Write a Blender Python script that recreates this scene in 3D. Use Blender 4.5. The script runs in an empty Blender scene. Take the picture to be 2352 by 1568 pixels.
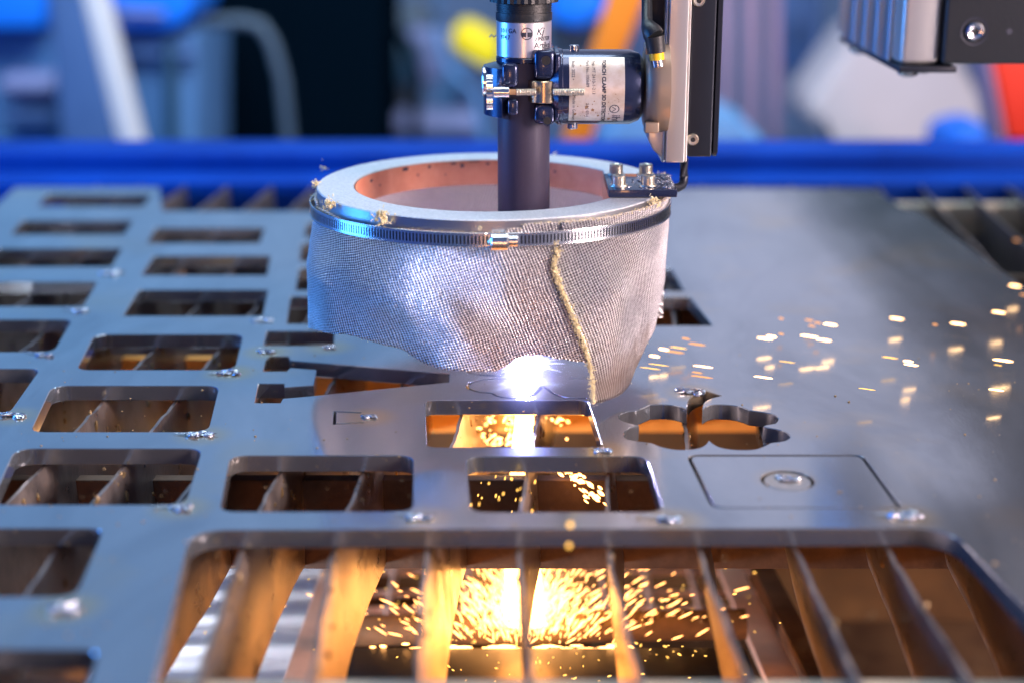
import bpy, bmesh, math, random
from mathutils import Vector, Matrix, noise
S = bpy.context.scene
C = S.collection
PI = math.pi
R = math.radians
rnd = random.Random(7)

# ------------------------------------------------------------------ camera
H = 0.285; PITCH = R(16.8); F = 3600.0; CU, CV = 1176.0, 784.0
cam = bpy.data.cameras.new('camera'); camo = bpy.data.objects.new('camera', cam); C.objects.link(camo)
camo.location = (0, 0, H); camo.rotation_euler = (PI/2-PITCH, 0, 0)
cam.sensor_width = 36; cam.lens = 36*F/2352
cam.clip_start = 0.02; cam.clip_end = 60
cam.dof.use_dof = True; cam.dof.focus_distance = 0.86; cam.dof.aperture_fstop = (cam.lens/1000)/0.0175
cam.dof.aperture_blades = 0
S.camera = camo
S.view_settings.view_transform = 'Standard'; S.view_settings.look = 'None'
S.view_settings.exposure = 0; S.view_settings.gamma = 1
S.render.resolution_x = 1024; S.render.resolution_y = 682

def ray(u, v):
    a = (u-CU)/F; b = (v-CV)/F
    return Vector((a, math.cos(PITCH)-b*math.sin(PITCH), -math.sin(PITCH)-b*math.cos(PITCH)))
def G(u, v, z=0.0):
    d = ray(u, v); t = (z-H)/d.z
    return Vector((d.x*t, d.y*t, z))
def P(u, v, Y):
    d = ray(u, v); t = Y/d.y
    return Vector((d.x*t, Y, H+d.z*t))

# ------------------------------------------------------------------ world: soft workshop light
w = bpy.data.worlds.new('World'); S.world = w; w.use_nodes = True
nt = w.node_tree; nt.nodes.clear()
o_ = nt.nodes.new('ShaderNodeOutputWorld'); bg = nt.nodes.new('ShaderNodeBackground')
tc = nt.nodes.new('ShaderNodeTexCoord'); sx = nt.nodes.new('ShaderNodeSeparateXYZ')
nt.links.new(tc.outputs['Generated'], sx.inputs[0])
def wramp(src, stops, lo, hi):
    m = nt.nodes.new('ShaderNodeMapRange'); m.inputs[1].default_value = lo; m.inputs[2].default_value = hi; nt.links.new(src, m.inputs[0])
    r = nt.nodes.new('ShaderNodeValToRGB'); e = r.color_ramp.elements
    e[0].position = stops[0][0]; e[0].color = (*stops[0][1], 1); e[1].position = stops[-1][0]; e[1].color = (*stops[-1][1], 1)
    for p, c in stops[1:-1]: e.new(p).color = (*c, 1)
    nt.links.new(m.outputs[0], r.inputs[0]); return r.outputs[0]
wx_ = wramp(sx.outputs['X'], [(0, (.02, .16, .85)), (.24, (.15, .41, .84)), (.45, (.27, .47, .82)), (.60, (.62, .64, .88)), (1, (1.0, .86, .92))], -.7, .7)
wz_ = wramp(sx.outputs['Z'], [(0, (.25, .25, .25)), (.5, (.7, .7, .7)), (.62, (1, 1, 1)), (.8, (.75, .75, .75)), (1, (.35, .35, .35))], -1, 1)
mw = nt.nodes.new('ShaderNodeMix'); mw.data_type = 'RGBA'; mw.blend_type = 'MULTIPLY'; mw.inputs[0].default_value = 1
nt.links.new(wx_, mw.inputs[6]); nt.links.new(wz_, mw.inputs[7])
wy_ = wramp(sx.outputs['Y'], [(0, (.40, .44, .60)), (.55, (.75, .75, .75)), (1, (1, 1, 1))], -.8, .8)
mw2 = nt.nodes.new('ShaderNodeMix'); mw2.data_type = 'RGBA'; mw2.blend_type = 'MULTIPLY'; mw2.inputs[0].default_value = 1
nt.links.new(mw.outputs[2], mw2.inputs[6]); nt.links.new(wy_, mw2.inputs[7]); nt.links.new(mw2.outputs[2], bg.inputs[0]); bg.inputs[1].default_value = .95
nt.links.new(bg.outputs[0], o_.inputs[0])

# ------------------------------------------------------------------ lamps
def area(name, loc, tgt, sx_, sy_, power, col):
    l = bpy.data.lights.new(name, 'AREA'); l.shape = 'RECTANGLE'; l.size = sx_; l.size_y = sy_
    l.energy = power; l.color = col
    o = bpy.data.objects.new(name, l); C.objects.link(o); o.location = loc
    o.rotation_euler = (Vector(tgt)-Vector(loc)).to_track_quat('-Z', 'Y').to_euler()
    return o
def point(name, loc, power, col, r=.01):
    l = bpy.data.lights.new(name, 'POINT'); l.energy = power; l.color = col; l.shadow_soft_size = r
    o = bpy.data.objects.new(name, l); C.objects.link(o); o.location = loc
    return o
area('hall_light_left', (-1.3, .92, .28), (-.1, .90, .05), .5, .6, 17, (.06, .33, 1))
area('hall_light_right', (1.2, .25, .50), (.08, .86, .06), .4, .45, 46, (1, .74, .70))
area('added_warm_fill', (-.02, -.30, .10), (.0, .8, .08), .08, .20, 1.0, (1, .44, .15))  # added fill putting warm spark reflections on the skirt, not a hall lamp
area('hall_light_top', (0.1, .95, 1.7), (0, .9, 0), .6, .6, 9, (.88, .92, 1))
area('background_light', (0, 1.9, 2.2), (0, 4.4, -.2), 3, 1.5, 160, (.70, .88, 1))
area('added_tray_fill', (-.50, .62, -.16), (-.24, 1.0, -.30), .2, .14, 7.0, (.88, .90, 1))  # added lamp brightening the tray, standing in for outside daylight

# ------------------------------------------------------------------ materials
def mat(name, base, metal=0, rough=.5, var=0, vscale=30, col2=None, bump=0, bscale=200, stretch=(1, 1, 1), coat=0, spec=.5, rvar=0):
    m = bpy.data.materials.new(name); m.use_nodes = True; t = m.node_tree; b = t.nodes['Principled BSDF']
    b.inputs['Base Color'].default_value = (*base, 1); b.inputs['Metallic'].default_value = metal
    b.inputs['Roughness'].default_value = rough; b.inputs['Coat Weight'].default_value = coat
    b.inputs['Specular IOR Level'].default_value = spec
    if var or bump or rvar or col2:
        co = t.nodes.new('ShaderNodeTexCoord'); mp = t.nodes.new('ShaderNodeMapping'); mp.inputs['Scale'].default_value = stretch
        t.links.new(co.outputs['Object'], mp.inputs[0])
    if col2 or rvar:
        n = t.nodes.new('ShaderNodeTexNoise'); n.inputs['Scale'].default_value = vscale; n.inputs['Detail'].default_value = 6; n.inputs['Roughness'].default_value = .6
        t.links.new(mp.outputs[0], n.inputs['Vector'])
        r = t.nodes.new('ShaderNodeValToRGB'); r.color_ramp.elements[0].position = .35; r.color_ramp.elements[1].position = .65
        r.color_ramp.elements[0].color = (*base, 1); r.color_ramp.elements[1].color = (*(col2 or base), 1)
        t.links.new(n.outputs['Fac'], r.inputs[0]); t.links.new(r.outputs[0], b.inputs['Base Color'])
        if rvar:
            mr = t.nodes.new('ShaderNodeMapRange'); mr.inputs[1].default_value = .3; mr.inputs[2].default_value = .7
            mr.inputs[3].default_value = rough-rvar; mr.inputs[4].default_value = rough+rvar
            t.links.new(n.outputs['Fac'], mr.inputs[0]); t.links.new(mr.outputs[0], b.inputs['Roughness'])
    if bump:
        n2 = t.nodes.new('ShaderNodeTexNoise'); n2.inputs['Scale'].default_value = bscale; n2.inputs['Detail'].default_value = 5
        t.links.new(mp.outputs[0], n2.inputs['Vector'])
        bp = t.nodes.new('ShaderNodeBump'); bp.inputs['Strength'].default_value = bump; bp.inputs['Distance'].default_value = .0006
        t.links.new(n2.outputs['Fac'], bp.inputs['Height']); t.links.new(bp.outputs[0], b.inputs['Normal'])
    return m
def emit(name, col, s):
    m = bpy.data.materials.new(name); m.use_nodes = True; t = m.node_tree; t.nodes.clear()
    o = t.nodes.new('ShaderNodeOutputMaterial'); e = t.nodes.new('ShaderNodeEmission')
    e.inputs[0].default_value = (*col, 1); e.inputs[1].default_value = s; t.links.new(e.outputs[0], o.inputs[0])
    return m
M = {}
TACKS = [(528, 856), (465, 999), (612, 808), (757, 798), (848, 957), (415, 1166), (965, 1189), (1543, 1194), (1384, 1036), (1586, 900), (2082, 1186), (1809, 1099), (30, 955), (152, 1398)]
def plate_mat():
    m = bpy.data.materials.new('rolled_steel'); m.use_nodes = True; t = m.node_tree; b = t.nodes['Principled BSDF']
    N = t.nodes.new; L = t.links.new
    co = N('ShaderNodeTexCoord'); mp = N('ShaderNodeMapping'); mp.inputs['Scale'].default_value = (1, .35, 1); L(co.outputs['Object'], mp.inputs[0])
    n1 = N('ShaderNodeTexNoise'); n1.inputs['Scale'].default_value = 12; n1.inputs['Detail'].default_value = 6; n1.inputs['Roughness'].default_value = .62; n1.inputs['Distortion'].default_value = .8
    L(mp.outputs[0], n1.inputs['Vector'])
    r = N('ShaderNodeValToRGB'); e = r.color_ramp.elements
    e[0].position = .25; e[0].color = (.27, .31, .36, 1); e[1].position = .8; e[1].color = (.50, .54, .58, 1)
    x = e.new(.5); x.color = (.38, .43, .48, 1)
    L(n1.outputs['Fac'], r.inputs[0])
    # heat tint in straw colour, patchy
    n3 = N('ShaderNodeTexNoise'); n3.inputs['Scale'].default_value = 11; n3.inputs['Detail'].default_value = 3; L(co.outputs['Object'], n3.inputs['Vector'])
    mr = N('ShaderNodeMapRange'); mr.inputs[1].default_value = .54; mr.inputs[2].default_value = .72; mr.inputs[4].default_value = .55; L(n3.outputs['Fac'], mr.inputs[0])
    mx = N('ShaderNodeMix'); mx.data_type = 'RGBA'; L(mr.outputs[0], mx.inputs[0]); L(r.outputs[0], mx.inputs[6]); mx.inputs[7].default_value = (.52, .46, .36, 1)
    last = None
    for (u, v) in TACKS:
        p = G(u, v)
        vd = N('ShaderNodeVectorMath'); vd.operation = 'DISTANCE'; L(co.outputs['Object'], vd.inputs[0]); vd.inputs[1].default_value = p
        q = N('ShaderNodeMapRange'); q.interpolation_type = 'SMOOTHSTEP'; q.inputs[1].default_value = .006; q.inputs[2].default_value = .020; q.inputs[3].default_value = 1.1; q.inputs[4].default_value = 0; L(vd.outputs['Value'], q.inputs[0])
        if last is None: last = q.outputs[0]
        else:
            mm = N('ShaderNodeMath'); mm.operation = 'MAXIMUM'; L(last, mm.inputs[0]); L(q.outputs[0], mm.inputs[1]); last = mm.outputs[0]
    mz = N('ShaderNodeMath'); mz.operation = 'MULTIPLY'; mz.use_clamp = True; L(last, mz.inputs[0]); L(n3.outputs['Fac'], mz.inputs[1])
    mt = N('ShaderNodeMix'); mt.data_type = 'RGBA'; L(mz.outputs[0], mt.inputs[0]); L(mx.outputs[2], mt.inputs[6]); mt.inputs[7].default_value = (.66, .50, .26, 1)
    L(mt.outputs[2], b.inputs['Base Color'])
    b.inputs['Metallic'].default_value = .86
    n2 = N('ShaderNodeTexNoise'); n2.inputs['Scale'].default_value = 18; n2.inputs['Detail'].default_value = 5; n2.inputs['Roughness'].default_value = .55; L(mp.outputs[0], n2.inputs['Vector'])
    m2 = N('ShaderNodeMapRange'); m2.inputs[1].default_value = .3; m2.inputs[2].default_value = .7; m2.inputs[3].default_value = .10; m2.inputs[4].default_value = .20; L(n2.outputs['Fac'], m2.inputs[0])
    L(m2.outputs[0], b.inputs['Roughness'])
    n4 = N('ShaderNodeTexNoise'); n4.inputs['Scale'].default_value = 700; n4.inputs['Detail'].default_value = 3; L(mp.outputs[0], n4.inputs['Vector'])
    bp = N('ShaderNodeBump'); bp.inputs['Strength'].default_value = .07; bp.inputs['Distance'].default_value = .0002
    L(n4.outputs['Fac'], bp.inputs['Height']); L(bp.outputs[0], b.inputs['Normal'])
    return m
M['plate'] = plate_mat()
M['slat'] = mat('rusty_slat_steel', (.115, .105, .105), .55, .36, vscale=55, col2=(.25, .22, .205), bump=.5, bscale=260, stretch=(1, 1, .9), rvar=.12)
M['slag'] = mat('bright_slag', (.70, .74, .80), .95, .24, bump=1, bscale=700, vscale=260, col2=(.10, .12, .20))
M['zinc'] = mat('galvanised_ring', (.52, .56, .58), .6, .40, bump=1, bscale=1800, vscale=700, col2=(.72, .75, .77))
M['ringside'] = mat('ring_edge', (.40, .42, .46), .9, .3, bump=.2, bscale=800)
M['copper'] = mat('copper_brown_paint', (.55, .19, .10), .15, .5, vscale=120, col2=(.62, .25, .14), bump=.3)
M['steel'] = mat('stainless', (.68, .69, .71), 1, .2, bump=.1, bscale=900)
M['zincbolt'] = mat('zinc_bolt', (.66, .62, .50), .95, .3, bump=.4, bscale=900)
M['anod'] = mat('blue_black_anodised', (.018, .028, .075), .55, .25, bump=.1, bscale=600, coat=.5)
M['tube'] = mat('dark_torch_tube', (.040, .036, .062), .15, .48, bump=.15, bscale=300, spec=.4)
M['blackpl'] = mat('black_plastic', (.012, .015, .018), 0, .42, bump=.3, bscale=900)
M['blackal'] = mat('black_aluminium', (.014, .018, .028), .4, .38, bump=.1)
M['alu'] = mat('aluminium', (.66, .64, .60), .85, .34, bump=.12, bscale=300, stretch=(1, 1, .05))
M['aluside'] = mat('aluminium_flutes', (.46, .56, .68), .9, .28)
M['sleeve'] = mat('polished_sleeve', (.78, .79, .82), .8, .30)
M['bronze'] = mat('bronze_nut', (.62, .50, .34), 1, .25)
M['flange'] = mat('warm_grey_flange', (.34, .27, .20), .55, .42, bump=.2)
M['ink'] = mat('ink', (.015, .02, .04), 0, .6)
M['sticker'] = mat('silver_sticker', (.72, .68, .62), .5, .38, vscale=170, col2=(.60, .52, .42), bump=.05)
M['stain'] = mat('brown_stain', (.32, .19, .09), 0, .7)
M['yellow'] = mat('yellow_band', (.85, .50, .01), 0, .4)
M['fray'] = mat('aramid_fibre', (.74, .64, .34), 0, .9, vscale=800, col2=(.85, .78, .52))
M['blue'] = mat('blue_paint', (.0, .028, .22), 0, .6, vscale=9, col2=(.0, .042, .31), spec=.08)
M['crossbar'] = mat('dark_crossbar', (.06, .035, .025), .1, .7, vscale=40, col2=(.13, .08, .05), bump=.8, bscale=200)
M['litbar'] = mat('orange_lit_bar', (.62, .27, .05), .1, .6, vscale=30, col2=(.75, .38, .09), bump=.6, bscale=150)  # orange jet light put into the base colour of one crossbar
M['palebar'] = mat('pale_bar', (.55, .50, .38), .4, .4, vscale=30, col2=(.40, .34, .26))
M['bed'] = mat('rusty_bed', (.055, .022, .006), 0, .8, vscale=25, col2=(.10, .05, .018), bump=1, bscale=80)
M['binwall'] = mat('glowing_bin_wall', (.075, .032, .008), 0, .8, vscale=20, col2=(.15, .07, .02), bump=1, bscale=90)
M['pinkbar'] = mat('dusty_flat_bar', (.72, .50, .42), .2, .5, vscale=50, col2=(.58, .40, .34), bump=.3)
M['log'] = mat('slagged_tube', (.10, .06, .03), .1, .6, vscale=60, col2=(.17, .10, .05), bump=1, bscale=250)
M['crust'] = mat('slag_crust', (.24, .17, .08), .5, .4, bump=1, bscale=500)
M['tray'] = mat('bright_tray', (.78, .80, .86), .6, .3)
M['hot'] = emit('white_hot', (1, .42, .12), 14)
M['jet'] = emit('molten_jet', (1, .40, .09), 22)
M['spark'] = emit('white_spark', (1, .42, .12), 9)
M['sparky'] = emit('yellow_spark', (1, .52, .10), 3.2)
M['sparkp'] = emit('orange_spark', (1, .42, .14), 1.6)
M['arc'] = emit('arc_core', (.80, .86, 1), 60)
M['ray'] = emit('arc_ray', (.60, .62, 1), 4)
def fabric_mat(nm='aluminised_twill', cd=(.06, .06, .08), cl=(.84, .83, .85), metal=.82, rough=.28, hem=True):
    m = bpy.data.materials.new(nm); m.use_nodes = True; t = m.node_tree; b = t.nodes['Principled BSDF']
    N = t.nodes.new; L = t.links.new
    uv = N('ShaderNodeUVMap'); uv.uv_map = 'uv'
    nz = N('ShaderNodeTexNoise'); nz.inputs['Scale'].default_value = 22; nz.inputs['Detail'].default_value = 3; L(uv.outputs[0], nz.inputs['Vector'])
    sc = N('ShaderNodeVectorMath'); sc.operation = 'SCALE'; sc.inputs['Scale'].default_value = .007; L(nz.outputs['Color'], sc.inputs[0])
    ad = N('ShaderNodeVectorMath'); L(uv.outputs[0], ad.inputs[0]); L(sc.outputs[0], ad.inputs[1])
    s = N('ShaderNodeSeparateXYZ'); L(ad.outputs[0], s.inputs[0])
    def wave(a, c, per):
        m1 = N('ShaderNodeMath'); m1.operation = 'MULTIPLY'; m1.inputs[1].default_value = 2*PI*a/per; L(s.outputs['X'], m1.inputs[0])
        m2 = N('ShaderNodeMath'); m2.operation = 'MULTIPLY_ADD'; m2.inputs[1].default_value = 2*PI*c/per; L(s.outputs['Y'], m2.inputs[0]); L(m1.outputs[0], m2.inputs[2])
        m3 = N('ShaderNodeMath'); m3.operation = 'SINE'; L(m2.outputs[0], m3.inputs[0])
        return m3
    w1 = wave(.93, .36, .00160)      # twill ribs, steep
    w2 = wave(.30, -.95, .00135)     # cross thread
    nb = N('ShaderNodeTexNoise'); nb.inputs['Scale'].default_value = 14; nb.inputs['Detail'].default_value = 1; L(uv.outputs[0], nb.inputs['Vector'])
    nr = N('ShaderNodeMapRange'); nr.inputs[1].default_value = .42; nr.inputs[2].default_value = .6; nr.inputs[3].default_value = .9; nr.inputs[4].default_value = .45; L(nb.outputs['Fac'], nr.inputs[0])
    mu = N('ShaderNodeMath'); mu.operation = 'MULTIPLY_ADD'; L(nr.outputs[0], mu.inputs[1]); L(w2.outputs[0], mu.inputs[0]); L(w1.outputs[0], mu.inputs[2])
    nf = N('ShaderNodeTexNoise'); nf.inputs['Scale'].default_value = 520; nf.inputs['Detail'].default_value = 2; L(uv.outputs[0], nf.inputs['Vector'])
    hh = N('ShaderNodeMath'); hh.operation = 'MULTIPLY_ADD'; hh.inputs[1].default_value = 2.4; L(nf.outputs['Fac'], hh.inputs[0]); L(mu.outputs[0], hh.inputs[2])
    bp = N('ShaderNodeBump'); bp.inputs['Strength'].default_value = 1; bp.inputs['Distance'].default_value = .00030
    L(hh.outputs[0], bp.inputs['Height']); L(bp.outputs[0], b.inputs['Normal'])
    mr = N('ShaderNodeMapRange'); mr.inputs[1].default_value = -.3; mr.inputs[2].default_value = 2.9; L(hh.outputs[0], mr.inputs[0])
    r = N('ShaderNodeValToRGB'); r.color_ramp.elements[0].color = (*cd, 1); r.color_ramp.elements[1].color = (*cl, 1)
    r.color_ramp.elements[0].position = 0; r.color_ramp.elements[1].position = .75
    L(mr.outputs[0], r.inputs[0])
    s0 = N('ShaderNodeSeparateXYZ'); L(uv.outputs[0], s0.inputs[0])
    ns = N('ShaderNodeTexNoise'); ns.inputs['Scale'].default_value = 70; ns.inputs['Detail'].default_value = 5; L(uv.outputs[0], ns.inputs['Vector'])
    ms = N('ShaderNodeMath'); ms.operation = 'MULTIPLY_ADD'; ms.inputs[1].default_value = -.05; L(ns.outputs['Fac'], ms.inputs[0]); L(s0.outputs['Y'], ms.inputs[2])
    m5 = N('ShaderNodeMapRange'); m5.inputs[1].default_value = .014; m5.inputs[2].default_value = -.008; m5.inputs[3].default_value = 0; m5.inputs[4].default_value = .6 if hem else .3; L(ms.outputs[0], m5.inputs[0])
    ml = N('ShaderNodeMix'); ml.data_type = 'RGBA'; L(m5.outputs[0], ml.inputs[0]); L(r.outputs[0], ml.inputs[6]); ml.inputs[7].default_value = (.20, .12, .07, 1)
    L(ml.outputs[2], b.inputs['Base Color'])
    b.inputs['Metallic'].default_value = metal; b.inputs['Roughness'].default_value = rough
    return m
M['fabric'] = fabric_mat()
M['weave'] = fabric_mat('cream_cloth_backing', (.42, .33, .28), (.95, .82, .74), 0, .85, False)

# ------------------------------------------------------------------ object helpers
def link(name, me, mt=None, parent=None, smooth=False):
    o = bpy.data.objects.new(name, me); C.objects.link(o)
    if mt is not None and not me.materials: me.materials.append(M[mt] if isinstance(mt, str) else mt)
    if smooth:
        for p in me.polygons: p.use_smooth = True
    if parent is not None: o.parent = parent
    return o
def bm_obj(name, bm, mt, parent=None, smooth=False):
    me = bpy.data.meshes.new(name); bmesh.ops.recalc_face_normals(bm, faces=bm.faces); bm.to_mesh(me); bm.free()
    return link(name, me, mt, parent, smooth)
def autosmooth(o, ang=35):
    for p in o.data.polygons: p.use_smooth = True
    o.data.set_sharp_from_angle(angle=R(ang))
    return o
def tag(o, label, cat, group=None, kind=None):
    o['label'] = label; o['category'] = cat
    if group: o['group'] = group
    if kind: o['kind'] = kind
    return o
def thing(name, label, cat, group=None):
    o = bpy.data.objects.new(name, None); C.objects.link(o); o.empty_display_size = .02
    return tag(o, label, cat, group)
def add_box(bm, lo, hi, bev=0):
    r = bmesh.ops.create_cube(bm, size=1)
    c = [(a+b)/2 for a, b in zip(lo, hi)]; s = [max(1e-5, abs(b-a)) for a, b in zip(lo, hi)]
    bmesh.ops.scale(bm, vec=s, verts=r['verts']); bmesh.ops.translate(bm, vec=c, verts=r['verts'])
    if bev:
        es = set()
        for v in r['verts']: es.update(v.link_edges)
        bmesh.ops.bevel(bm, geom=list(es), offset=bev, segments=3, affect='EDGES', profile=.5)
def box(name, lo, hi, mt, parent=None, bev=0):
    bm = bmesh.new(); add_box(bm, lo, hi, bev); return autosmooth(bm_obj(name, bm, mt, parent))
def add_lathe(bm, prof, origin=(0, 0, 0), axis='Z', segs=48, a0=0, a1=2*PI, closed=True):
    full = abs(a1-a0-2*PI) < 1e-6
    n = segs if full else segs+1
    rings = []
    for r, h in prof:
        ring = []
        for i in range(n):
            a = a0+(a1-a0)*i/segs
            if axis == 'Z': p = (r*math.cos(a), r*math.sin(a), h)
            elif axis == 'X': p = (h, r*math.cos(a), r*math.sin(a))
            else: p = (r*math.cos(a), h, r*math.sin(a))
            ring.append(bm.verts.new(Vector(p)+Vector(origin)))
        rings.append(ring)
    m = len(prof)
    for j in range(m if closed else m-1):
        A, B = rings[j], rings[(j+1) % m]
        for i in range(segs):
            k = (i+1) % n
            try: bm.faces.new((A[i], A[k], B[k], B[i]))
            except ValueError: pass
    if not full and closed:
        for q in (0, n-1):
            try: bm.faces.new([rings[j][q] for j in range(m)])
            except ValueError: pass
def lathe(name, prof, origin, axis, mt, parent=None, segs=48, a0=0, a1=2*PI, closed=True, ang=30):
    bm = bmesh.new(); add_lathe(bm, prof, origin, axis, segs, a0, a1, closed)
    bmesh.ops.remove_doubles(bm, verts=bm.verts, dist=1e-7)
    return autosmooth(bm_obj(name, bm, mt, parent), ang)
def solid(r, h0, h1, b=0):
    if b: return [(1e-6, h0), (r-b, h0), (r, h0+b), (r, h1-b), (r-b, h1), (1e-6, h1)]
    return [(1e-6, h0), (r, h0), (r, h1), (1e-6, h1)]
def add_tube(bm, pts, rad, segs=10, flat=1.0):
    pts = [Vector(p) for p in pts]; rings = []
    for i, p in enumerate(pts):
        d = (pts[min(i+1, len(pts)-1)]-pts[max(i-1, 0)]).normalized()
        u = d.cross(Vector((0, 0, 1)));
        if u.length < 1e-3: u = d.cross(Vector((0, 1, 0)))
        u.normalize(); v = d.cross(u)
        rr = rad[i] if isinstance(rad, (list, tuple)) else rad
        rings.append([bm.verts.new(p+(u*math.cos(2*PI*k/segs)+v*math.sin(2*PI*k/segs)*flat)*rr) for k in range(segs)])
    for a, b in zip(rings, rings[1:]):
        for k in range(segs): bm.faces.new((a[k], a[(k+1) % segs], b[(k+1) % segs], b[k]))
    bm.faces.new(rings[0]); bm.faces.new(rings[-1][::-1])
def tube(name, pts, rad, mt, parent=None, segs=12):
    bm = bmesh.new(); add_tube(bm, pts, rad, segs); return autosmooth(bm_obj(name, bm, mt, parent), 50)
def prism_y(name, poly, Y, depth, mt, parent=None, bev=0):
    """outline given in picture coordinates on the plane Y, going back by depth"""
    bm = bmesh.new(); f = [P(u, v, Y) for u, v in poly]
    a = [bm.verts.new(p) for p in f]; b = [bm.verts.new(p+Vector((0, depth, 0))) for p in f]
    bm.faces.new(a); bm.faces.new(b[::-1]); n = len(a)
    for i in range(n): bm.faces.new((a[i], b[i], b[(i+1) % n], a[(i+1) % n]))
    if bev: bmesh.ops.bevel(bm, geom=[e for e in bm.edges], offset=bev, segments=3, affect='EDGES', profile=.5)
    return autosmooth(bm_obj(name, bm, mt, parent))
def fillet(pts, r, seg=7):
    out = []; n = len(pts)
    rs = r if isinstance(r, (list, tuple)) else [r]*n
    for i in range(n):
        p = pts[i]; a = pts[i-1]; b = pts[(i+1) % n]
        if rs[i] <= 0: out.append(p.copy()); continue
        da = (a-p); db = (b-p); th = da.angle(db)
        t = min(rs[i]/math.tan(th/2), da.length*.48, db.length*.48)
        p0 = p+da.normalized()*t; p1 = p+db.normalized()*t
        for k in range(seg+1):
            s = k/seg
            q = p0*(1-s)**2+p*2*s*(1-s)+p1*s*s
            out.append(q)
    return out
def curve_solid(name, loops, ztop, thick, mt, parent=None, bev=.0004):
    cu = bpy.data.curves.new(name, 'CURVE'); cu.dimensions = '2D'; cu.fill_mode = 'BOTH'
    cu.extrude = thick/2-bev; cu.bevel_depth = bev; cu.offset = -bev; cu.bevel_resolution = 0
    for lp in loops:
        sp = cu.splines.new('POLY'); sp.points.add(len(lp)-1); sp.use_cyclic_u = True
        for i, p in enumerate(lp): sp.points[i].co = (p[0], p[1], 0, 1)
    tmp = bpy.data.objects.new(name+'_c', cu); C.objects.link(tmp)
    dg = bpy.context.evaluated_depsgraph_get(); dg.update()
    me = bpy.data.meshes.new_from_object(tmp.evaluated_get(dg)); bpy.data.objects.remove(tmp)
    me.name = name; me.transform(Matrix.Translation((0, 0, ztop-thick/2))); me.materials.clear()
    o = link(name, me, mt, parent); return autosmooth(o, 28)
def text_mesh(name, s, size, fn, mt, parent, bold=0, shear=0):
    cu = bpy.data.curves.new(name, 'FONT'); cu.body = s; cu.size = size; cu.shear = shear; cu.offset = bold; cu.resolution_u = 3
    tmp = bpy.data.objects.new(name+'_c', cu); C.objects.link(tmp)
    dg = bpy.context.evaluated_depsgraph_get(); dg.update()
    me = bpy.data.meshes.new_from_object(tmp.evaluated_get(dg)); bpy.data.objects.remove(tmp)
    for v in me.vertices: v.co = fn(v.co.x, v.co.y)
    me.materials.clear(); me.name = name
    return link(name, me, mt, parent)
def lumpy(bm, c, r, sq=(1, 1, 1), amp=.45, sub=2, seed=0):
    res = bmesh.ops.create_icosphere(bm, subdivisions=sub, radius=1)
    for v in res['verts']:
        n = noise.noise(v.co*1.7+Vector((seed, seed*.7, 3)))*amp+noise.noise(v.co*4+Vector((seed, 1, 2)))*amp*.5
        q = v.co*(1+n)
        v.co = Vector((q.x*sq[0]*r, q.y*sq[1]*r, q.z*sq[2]*r))+Vector(c)

# ------------------------------------------------------------------ steel plate with its cut openings
T = .009
outline = [G(35, 431), G(366, 431), G(374, 485), G(900, 486), G(900, 431), G(2005, 434), G(2074, 476), G(2110, 483), G(2352, 658), G(2700, 905)]
outline += [Vector((.74, .62, 0)), Vector((.74, .36, 0)), Vector((-.72, .36, 0)), Vector((-.72, 1.30, 0)), G(-40, 500)]
loops = [outline]
def quad(tl, tr, br, bl, r=.002): return fillet([G(*tl), G(*tr), G(*br), G(*bl)], r)
quads = [
 ((108, 447), (348, 447), (327, 475), (86, 475), .002), ((51, 507), (305, 507), (284, 539), (24, 539), .002),
 ((-4, 571), (280, 571), (254, 613), (-40, 613), .002), ((-60, 648), (222, 648), (190, 704), (-110, 704), .002),
 ((-130, 734), (165, 734), (122, 808), (-190, 808), .009), ((-260, 846), (92, 846), (18, 950), (-340, 950), .009),
 ((358, 524), (608, 524), (595, 559), (338, 559), .001), ((354, 588), (621, 588), (612, 633), (324, 633), .001),
 ((320, 666), (615, 666), (602, 726), (283, 726), .001),
 ((218, 768), (558, 768), (538, 849), (176, 849), .010), ((120, 885), (503, 885), (477, 991), (70, 991), .010),
 ((36, 1029), (464, 1029), (424, 1158), (-22, 1158), .010),
 ((706, 512), (850, 512), (850, 545), (700, 545), .001), ((693, 559), (860, 559), (860, 600), (688, 600), .001),
 ((688, 615), (850, 615), (850, 667), (679, 667), .001), ((668, 681), (850, 681), (850, 744), (659, 744), .001),
 ((614, 760), (768, 760), (765, 794), (606, 794), .0006),
 ((1300, 617), (1541, 617), (1572, 669), (1310, 669), .002), ((1300, 682), (1584, 682), (1637, 748), (1320, 748), .002),
 ((976, 918), (1350, 918), (1384, 1026), (981, 1026), .006),
 ((1070, 1047), (1484, 1047), (1524, 1175), (1082, 1175), .009),
 ((530, 1045), (949, 1045), (948, 1174), (505, 1174), .009),
 ((-220, 1212), (238, 1212), (172, 1369), (-330, 1369), .009),
 ((-350, 1490), (228, 1490), (160, 1700), (-420, 1700), .009),
]
for q in quads: loops.append(quad(*q))
def z5(x, y): return G(367.5+x*.35157, 716.6+y*.35157)
def z6(x, y): return G(918.75+x*.3906, 780.9+y*.3906)
fh = [(722, 287), (840, 288), (850, 315), (1890, 400), (1885, 457), (1440, 500), (950, 550), (800, 562), (785, 591), (620, 591), (645, 465), (810, 465), (812, 490), (1005, 476), (1025, 375), (850, 362), (825, 385), (675, 385), (693, 315)]
loops.append([z5(*p) for p in fh])
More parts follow.
